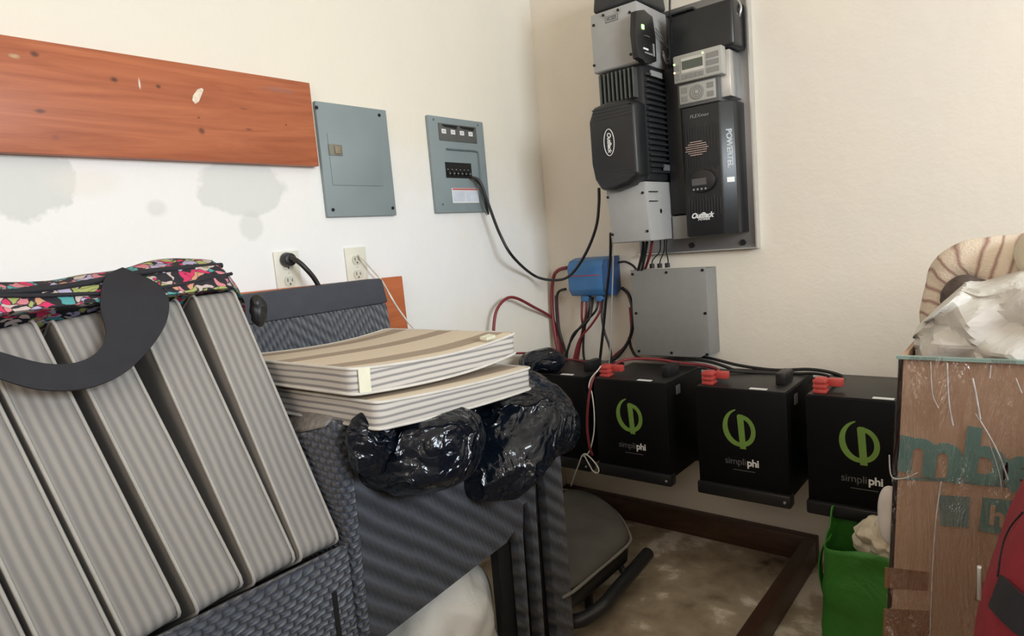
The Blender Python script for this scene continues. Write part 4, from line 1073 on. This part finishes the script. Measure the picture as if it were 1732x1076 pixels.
lines = [((985, 500), (984, 535), (986, 560), (980, 590), (975, 625), M_REDC, 'red cable under the blue box, leftmost'),
         ((992, 500), (991, 530), (984, 565), (975, 600), (972, 630), M_REDC, 'red cable under the blue box, second from left'),
         ((998, 498), (996, 525), (988, 560), (987, 600), (995, 632), M_BLKC, 'black cable under the blue box crossing the red pair'),
         ((1011, 500), (1008, 525), (980, 555), (962, 585), (958, 615), M_BLKC, 'black cable under the blue box swinging to the lower left'),
         ((1014, 500), (1015, 525), (1000, 550), (980, 575), (970, 610), M_REDC, 'red cable under the blue box swinging to the lower left'),
         ((1020, 500), (1018, 530), (1022, 560), (1032, 590), (1034, 620), M_BLKC, 'black cable under the blue box bending to the right'),
         ((1003, 503), (996, 540), (970, 565), (961, 590), (950, 612), M_BLKC, 'black cable under the blue box ending nearest the corner')]
for i, (a, b, c, d, e, m_, lb) in enumerate(lines):
    ds = -.062 - .006*i
    cable([ony(*a, -.055), ony(*b, ds), ony(*c, ds), ony(*d, ds), ony(*e, ds)], .0048, m_, lb)
cable([ony(1006, 632, -.38), ony(1000, 650, -.40), ony(995, 680, -.41), ony(993, 720, -.41), ony(997, 755, -.41), ony(1002, 770, -.40)], .0045, M_REDC, 'thin dark red cable hanging in front of the battery below the junction box')
cable([ony(1016, 620, -.35), ony(1010, 628, -.39), ony(1000, 640, -.40), ony(996, 655, -.405), ony(1001, 665, -.40), ony(1005, 700, -.40), ony(1004, 735, -.40), ony(996, 765, -.41), ony(984, 772, -.41), ony(990, 768, -.42), ony(1002, 778, -.42), ony(1012, 792, -.42), ony(1011, 800, -.42), ony(1003, 797, -.42), ony(996, 785, -.42), ony(986, 770, -.415), ony(978, 788, -.41), ony(971, 806, -.40), ony(966, 822, -.38)], .0023, M_WHC, 'thin white cord tied in a loose loop below the batteries', 'tied_cord', 'cord')
cable([ony(1030, 622, -.30), ony(1060, 608, -.22), ony(1110, 608, -.18), ony(1150, 614, -.18), ony(1190, 618, -.20), ony(1215, 626, -.26), ony(1205, 632, -.30)], .0052, M_REDC, 'red jumper cable between the second and third batteries from the left')
cable([ony(1150, 600, -.06), ony(1200, 606, -.06), ony(1250, 618, -.07), ony(1310, 626, -.08), ony(1370, 625, -.08), ony(1412, 632, -.10), ony(1428, 642, -.14), ony(1400, 650, -.28)], .0055, M_BLKC, 'black jumper cable running along the wall to the rightmost battery')
cable([ony(1290, 634, -.12), ony(1350, 640, -.05), ony(1400, 642, -.05), ony(1450, 646, -.05), ony(1520, 645, -.05)], .0065, M_BLKC, 'thick black cable along the wall above the rightmost battery')
cable([ony(1180, 622, -.20), ony(1240, 628, -.16), ony(1320, 632, -.13), ony(1380, 632, -.13), ony(1410, 640, -.2), ony(1395, 646, -.28)], .0048, M_BLKC, 'black cable lying across the tops of the two batteries left of the cardboard box')

# ------------------------------------------------------------------ low grey seat on the slab
CH_ = thing('low_chair', (.40, -.58, 0), 'low dark chair with a grey padded seat and black frame on the concrete slab', 'chair')
sm = M(); 
cs_ = [onz(944, 826, .215), onz(975, 826, .215), onz(1010, 836, .21), onz(1045, 862, .205), onz(1064, 895, .20), onz(1062, 912, .20), onz(1020, 948, .20), onz(960, 996, .20), onz(945, 985, .20), onz(935, 900, .21)]
NS = len(cs_); ctr = sum(cs_, Vector())/NS
rr_ = [(1.0, -.03), (1.02, -.012), (.985, .002), (.85, .016), (.5, .024)]
for g_, dz in rr_: sm.v += [ctr + (p-ctr)*g_ + Vector((0, 0, dz)) for p in cs_]
sm.v.append(ctr + Vector((0, 0, .026)))
for k in range(4):
    for i in range(NS): sm.f.append([k*NS+i, k*NS+(i+1) % NS, (k+1)*NS+(i+1) % NS, (k+1)*NS+i]); sm.mi.append(0)
for i in range(NS): sm.f.append([4*NS+i, 4*NS+(i+1) % NS, 5*NS]); sm.mi.append(0)
sm.f.append(list(range(NS))); sm.mi.append(0)
st_ = sm.build('seat', M_SEAT, CH_, smooth=True)
md = st_.modifiers.new('sub', 'SUBSURF'); md.levels = 2; md.render_levels = 2
M().tube([ctr + (p-ctr)*1.0 + Vector((0, 0, -.018)) for p in cs_], .005, 8, closed=True).build('piping', M_SEATP, st_, smooth=True)
M().prism([ctr + (p-ctr)*.95 + Vector((0, 0, -.032)) for p in cs_], (0, 0, -.05)).build('seat_pan', M_BLKPL, CH_, bevel=.01)
b0a, b1a = onz(1096, 936, .10), onz(1020, 1025, .085)
M().tube([b0a, b0a + (b1a-b0a)*.4, b0a + (b1a-b0a)*.75, b1a, onz(985, 1048, .07), onz(950, 1052, .06)], .021, 14).build('frame_bar', M_BLKMET, CH_, smooth=True)
M().tube([b0a + (b1a-b0a)*.35, b0a + (b1a-b0a)*.3 + Vector((-.03, -.0, -.02)), onz(1062, 978, .01)], .013, 10).build('caster_stem', M_BLKPL, CH_, smooth=True)
for dx_, dy_ in ((.0, .08), (-.10, .12), (-.12, -.08), (.06, -.12)):
    M().cyl((ctr.x+dx_, ctr.y+dy_, 0.0), (0, 0, 1), .014, .15, 12).build('leg', M_BLKPL, CH_)
M().tube([ctr + Vector((.05, .05, -.07)), ctr + Vector((.12, -.02, -.09)), b0a + (b1a-b0a)*.5], .011, 10).build('strut', M_BLKPL, CH_, smooth=True)

# ------------------------------------------------------------------ right side: carton, its contents, green bag, red bag
q0 = ony(1520, 605, -1.2); q1 = ony(1490, 1076, -1.2)
BT = q0.z
xb = q1.x + (q1.x-q0.x)*(q1.z/(q0.z-q1.z))*.6
CB = thing('cardboard_box', (1.75, -1.0, 0), 'tall brown cardboard box wrapped in clear film with teal printing', 'box')
bx_ = M(); tkn = .006
def quadbox(x0b, x1b, x0t, x1t, y0, y1, z0, z1): 
    return [(x0b, y0, z0), (x1b, y0, z0), (x1t, y0, z1), (x0t, y0, z1)], [(x0b, y1, z0), (x1b, y1, z0), (x1t, y1, z1), (x0t, y1, z1)]
F, Bk = quadbox(xb, 2.02, q0.x, 2.0, -1.2, -1.2+tkn, 0, BT); bx_.hexa(F, Bk)
F, Bk = quadbox(xb, 2.02, q0.x, 2.0, -.80, -.80+tkn, 0, BT); bx_.hexa(F, Bk)
F, Bk = quadbox(xb, xb+tkn, q0.x, q0.x+tkn, -1.2, -.795, 0, BT); bx_.hexa(F, Bk)
F, Bk = quadbox(2.02-tkn, 2.02, 2.0-tkn, 2.0, -1.2, -.795, 0, BT); bx_.hexa(F, Bk)
F, Bk = quadbox(xb, 2.02, xb, 2.02, -1.2, -.795, 0, .006); bx_.hexa(F, Bk)
cbx = bx_.build('carton', M_CARD, CB)
def edgex(z): return xb + (q0.x-xb)*z/BT
def onbox(px, py, o_=0.0): return ony(px, py, -1.2-o_)
qa = onbox(1560, 775); 
for ch_, px, py in (('m', 1574, 768), ('b', 1666, 779), ('e', 1736, 797)):
    text(ch_, .104, onbox(px, py, .002), (1, 0, -.10), (0.02, 0, 1), M_TEAL, 'printed_letter', CB, .0006, 0, 1, .0035)
pm = M()
def pquad(pl_, o_=.0015): pm.prism([onbox(x, y, o_) for x, y in pl_], (0, .0008, 0))
pquad([(1588, 838), (1640, 841), (1638, 893), (1590, 889)])
pm.build('printed_square', M_TEALD, CB)
pm = M(); pquad([(1662, 842), (1716, 847), (1700, 905), (1655, 898)])
pm.build('printed_mark', M_TEAL, CB)
text('hc', .038, onbox(1672, 872, .0026), (1, 0, -.08), (0, 0, 1), M_CARD, 'printed_symbol', CB, .0004, 0, 1, .001, 'LEFT')
pm = M(); pquad([(1508, 807), (1600, 809), (1732, 822), (1732, 828), (1600, 815), (1508, 811)], .001); pm.build('printed_line', M_TEALD, CB)
tp = M()
for P in ([(1497, 960), (1570, 968), (1568, 1000), (1496, 995)], [(1495, 1030), (1572, 1034), (1572, 1080), (1493, 1080)], [(1652, 985), (1672, 985), (1665, 1016), (1648, 1016)]):
    tp.prism([onbox(x, y, .0012) for x, y in P], (0, .0008, 0))
tp.build('packing_tape', M_TAPE, CB)
# stretch film: a wrinkled sheet wrapped round the front
fl = M(); NX, NZ = 60, 70
for i in range(NX+1):
    for j in range(NZ+1):
        z = .02 + (BT+.004-.02)*j/NZ; x = edgex(z)-.001 + (2.005-edgex(z))*i/NX
        wv = noise.noise(Vector((x*16, z*3.0, 1.7)))*.006 + abs(noise.noise(Vector((x*40 + z*8, z*5.0, 4.2))))*.005
        y = -1.2 - .005 - max(0, wv) if i > 1 else -1.2 - .003
        fl.v.append(Vector((x, y, z)))
for i in range(NX):
    for j in range(NZ): fl.f.append([i*(NZ+1)+j, (i+1)*(NZ+1)+j, (i+1)*(NZ+1)+j+1, i*(NZ+1)+j+1]); fl.mi.append(0)
o = fl.build('stretch_film', M_FILM, CB, smooth=True)
cr_ = M()
for P, r in (([(1574, 612), (1575, 640), (1578, 670), (1587, 690)], .0012), ([(1602, 614), (1603, 650), (1606, 690), (1612, 720)], .0018), ([(1645, 640), (1652, 675), (1658, 710)], .0022),
          ([(1650, 700), (1672, 735), (1690, 770), (1705, 812)], .0016), ([(1592, 815), (1584, 870), (1578, 950), (1573, 1076)], .0016), ([(1504, 770), (1508, 806), (1530, 809), (1552, 800)], .0016),
          ([(1676, 618), (1674, 640)], .0014), ([(1718, 640), (1728, 665)], .0014), ([(1672, 745), (1690, 800), (1694, 830)], .001)):
    cr_.tube([onbox(x, y, .012) for x, y in P], r*.6, 6)
cr_.build('film_creases', plain('creased_film', (.50, .46, .43, 1), .12, var=.25, vs=60), o, smooth=True)
te = M().box(q0.x-.002, 1.995, -1.206, -1.198, BT-.001, BT+.0035); te.build('film_edge', plain('dull_teal_edge', (.24, .34, .30, 1), .4), CB)
# crumpled sheet on top and the towel behind
sh = M(); NXs, NYs = 60, 34
def top_h(x, y):
    u = (x - q0.x - .01)/.16
    h = .085*max(0, min(1, u))**.8 + (.03*min(1, max(0, (x-1.52)/.1)))
    return h
shb = blob('crumpled_sheet', (1.665, -1.045, BT+.02), (.215, .135, .125), M_GWSH, 31, .020, 9, .055, 12, 2.4, 6)
for v in shb.data.vertices:
    wx = v.co.x + 1.665; lim = min(BT + .012 + max(0.0, (wx - q0.x - .004))*1.15, ony(1660, 490, -1.12).z + .008*math.sin(wx*60))
    wz = v.co.z + BT + .02
    if wz > lim: v.co.z = lim - BT - .02 + (wz-lim)*.12
    if v.co.z + BT+.02 < BT - .03: v.co.z = -.05
    if wx < q0.x + .008: v.co.x = q0.x + .008 - 1.665
shb.data.set_sharp_from_angle(angle=math.radians(16))
tag(shb, 'crumpled pale grey sheet spilling out of the tall cardboard box', 'sheet')
tw = M(); 
tp_ = [(1588, 545, -.93), (1594, 505, -.93), (1608, 468, -.93), (1642, 443, -.93), (1690, 444, -.93), (1735, 448, -.93), (1790, 460, -.93)]
tw.tube([ony(x, y, yy) for x, y, yy in tp_], .05, 28, rr=[.020, .029, .036, .037, .039, .041, .041], sub=10)
for i, v in enumerate(tw.v): 
    d_n = noise.noise(v*14)*.010 + noise.noise(v*40)*.003; tw.v[i] = v + Vector((d_n, d_n, d_n))
tag(tw.build('striped_towel', M_TOWEL, smooth=True), 'rolled cream towel with thin brown stripes on top of the cardboard box', 'towel')
bk_ = blob('dark_cloth', ony(1634, 507, -.99) , (.030, .035, .030), plastic_bag('taupe_dark_cloth', (.10, .075, .065, 1), .8, 20, .3), 41, .008, 14, .008, 20, 2.0, 5)
tag(bk_, 'dark brown cloth tucked between the striped towel and the grey sheet', 'cloth')
fl2 = blob('folded_cloth', ony(1790, 425, -1.0), (.045, .04, .045), M_CREAMC, 44, .01, 9, .01, 14, 2.2, 5)
tag(fl2, 'cream folded cloth beside the striped towel at the right edge', 'cloth')
# green bag
GB = thing('green_bag', (1.28, -.42, 0), 'bright green reusable shopping bag on the floor left of the cardboard box', 'bag')
gt = ony(1388, 925, -.42).z
def gsq(p):
    p = p.copy()
    if p.z > .10: p.z = .10 + (p.z-.10)*.35
    return p
gl_ = M(); NA, NH = 48, 20
for j in range(NH+1):
    v_ = j/NH; z = .002 + .30*v_
    for i in range(NA):
        a_ = 2*math.pi*i/NA; cx, sy_ = math.cos(a_), math.sin(a_)
        rx = .125*(1-.10*v_); ry = .10*(1-.15*v_)
        k_ = (abs(cx)**4 + abs(sy_)**4)**(-.25)
        p = Vector((1.285+rx*cx*k_, -.42+ry*sy_*k_, z + (.05*(sy_ > .3)*v_) + .012*v_*math.sin(3*a_)))
        dn = (1-2*abs(noise.noise(p*11)))*.010 + noise.noise(p*26)*.004
        gl_.v.append(p + Vector((cx, sy_, 0))*dn)
for j in range(NH):
    for i in range(NA): i2 = (i+1) % NA; gl_.f.append([j*NA+i, j*NA+i2, (j+1)*NA+i2, (j+1)*NA+i]); gl_.mi.append(0)
gl_.f.append(list(range(NA))); gl_.mi.append(0)
go = gl_.build('bag_body', M_GRBAG, GB, smooth=True); sm_ = go.modifiers.new('s', 'SOLIDIFY'); sm_.thickness = .003
M().ribbon([(1.165, -.43, .10), (1.150, -.44, .19), (1.155, -.44, .26), (1.175, -.43, .30)], [(0, .016, 0)]*4, .003).build('handle', M_GRBAG, GB, smooth=True)
cl = blob('cream_cloth', (1.315, -.43, .315), (.075, .055, .055), M_CREAMC, 51, .010, 16, .018, 20, 2.1, 6)
tag(cl, 'cream cloth sticking out of the green shopping bag', 'cloth')
blob('film_end', ony(1506, 872, -1.17), (.016, .012, .045), plain('milky_film', (.62, .58, .54, 1), .4), 5, .001, 5, .0, 9, 2.4, 4, parent=CB)
# red bag
RB = thing('red_bag', (1.85, -1.5, 0), 'red bag with a wide black strap at the lower right edge of the photo', 'bag')
def rsq(p):
    p = p.copy(); p.z = max(p.z, -.398); return p
blob('bag_body', (1.857, -1.46, .40), (.30, .22, .60), M_REDBAG, 61, .005, 4, .003, 5, 3.5, 5, parent=RB, squash=rsq)
stp = M(); C3 = Vector((1.857, -1.46, .40))
def onbag(px, py, o_=.006):
    # walk along the view ray to the bag's surface
    v = (ROT @ _ray(px, py)).normalized(); t_ = .25
    while t_ < 3:
        p = CAM + v*t_ - C3
        if (abs(p.x)/(.30+o_))**3.5 + (abs(p.y)/(.22+o_))**3.5 + (abs(p.z)/(.60+o_))**3.5 <= 1: return p + C3
        t_ += .002
    return None
P = [onbag(x, y, .009) for x, y in ((1684, 1000), (1696, 1013), (1712, 1028), (1730, 1043), (1755, 1058), (1790, 1070))]
P = [p for p in P if p is not None]
if len(P) > 2: stp.ribbon(P, [Vector((.004, .002, .015))]*len(P), .003); stp.build('strap', M_WEB, RB, smooth=True)
P = [onbag(x, y, .006) for x, y in ((1730, 866), (1710, 890), (1698, 915), (1691, 945), (1687, 975))]
P = [p for p in P if p is not None]
if len(P) > 2: M().tube(P, .0008, 6).build('seam', M_WEB, RB, smooth=True)
bk2 = onbag(1680, 992) or onbag(1690, 992)
if bk2: M().box(bk2.x-.012, bk2.x-.008, bk2.y-.006, bk2.y+.0, bk2.z-.014, bk2.z+.018).build('buckle', M_SILVER, RB, bevel=.001)
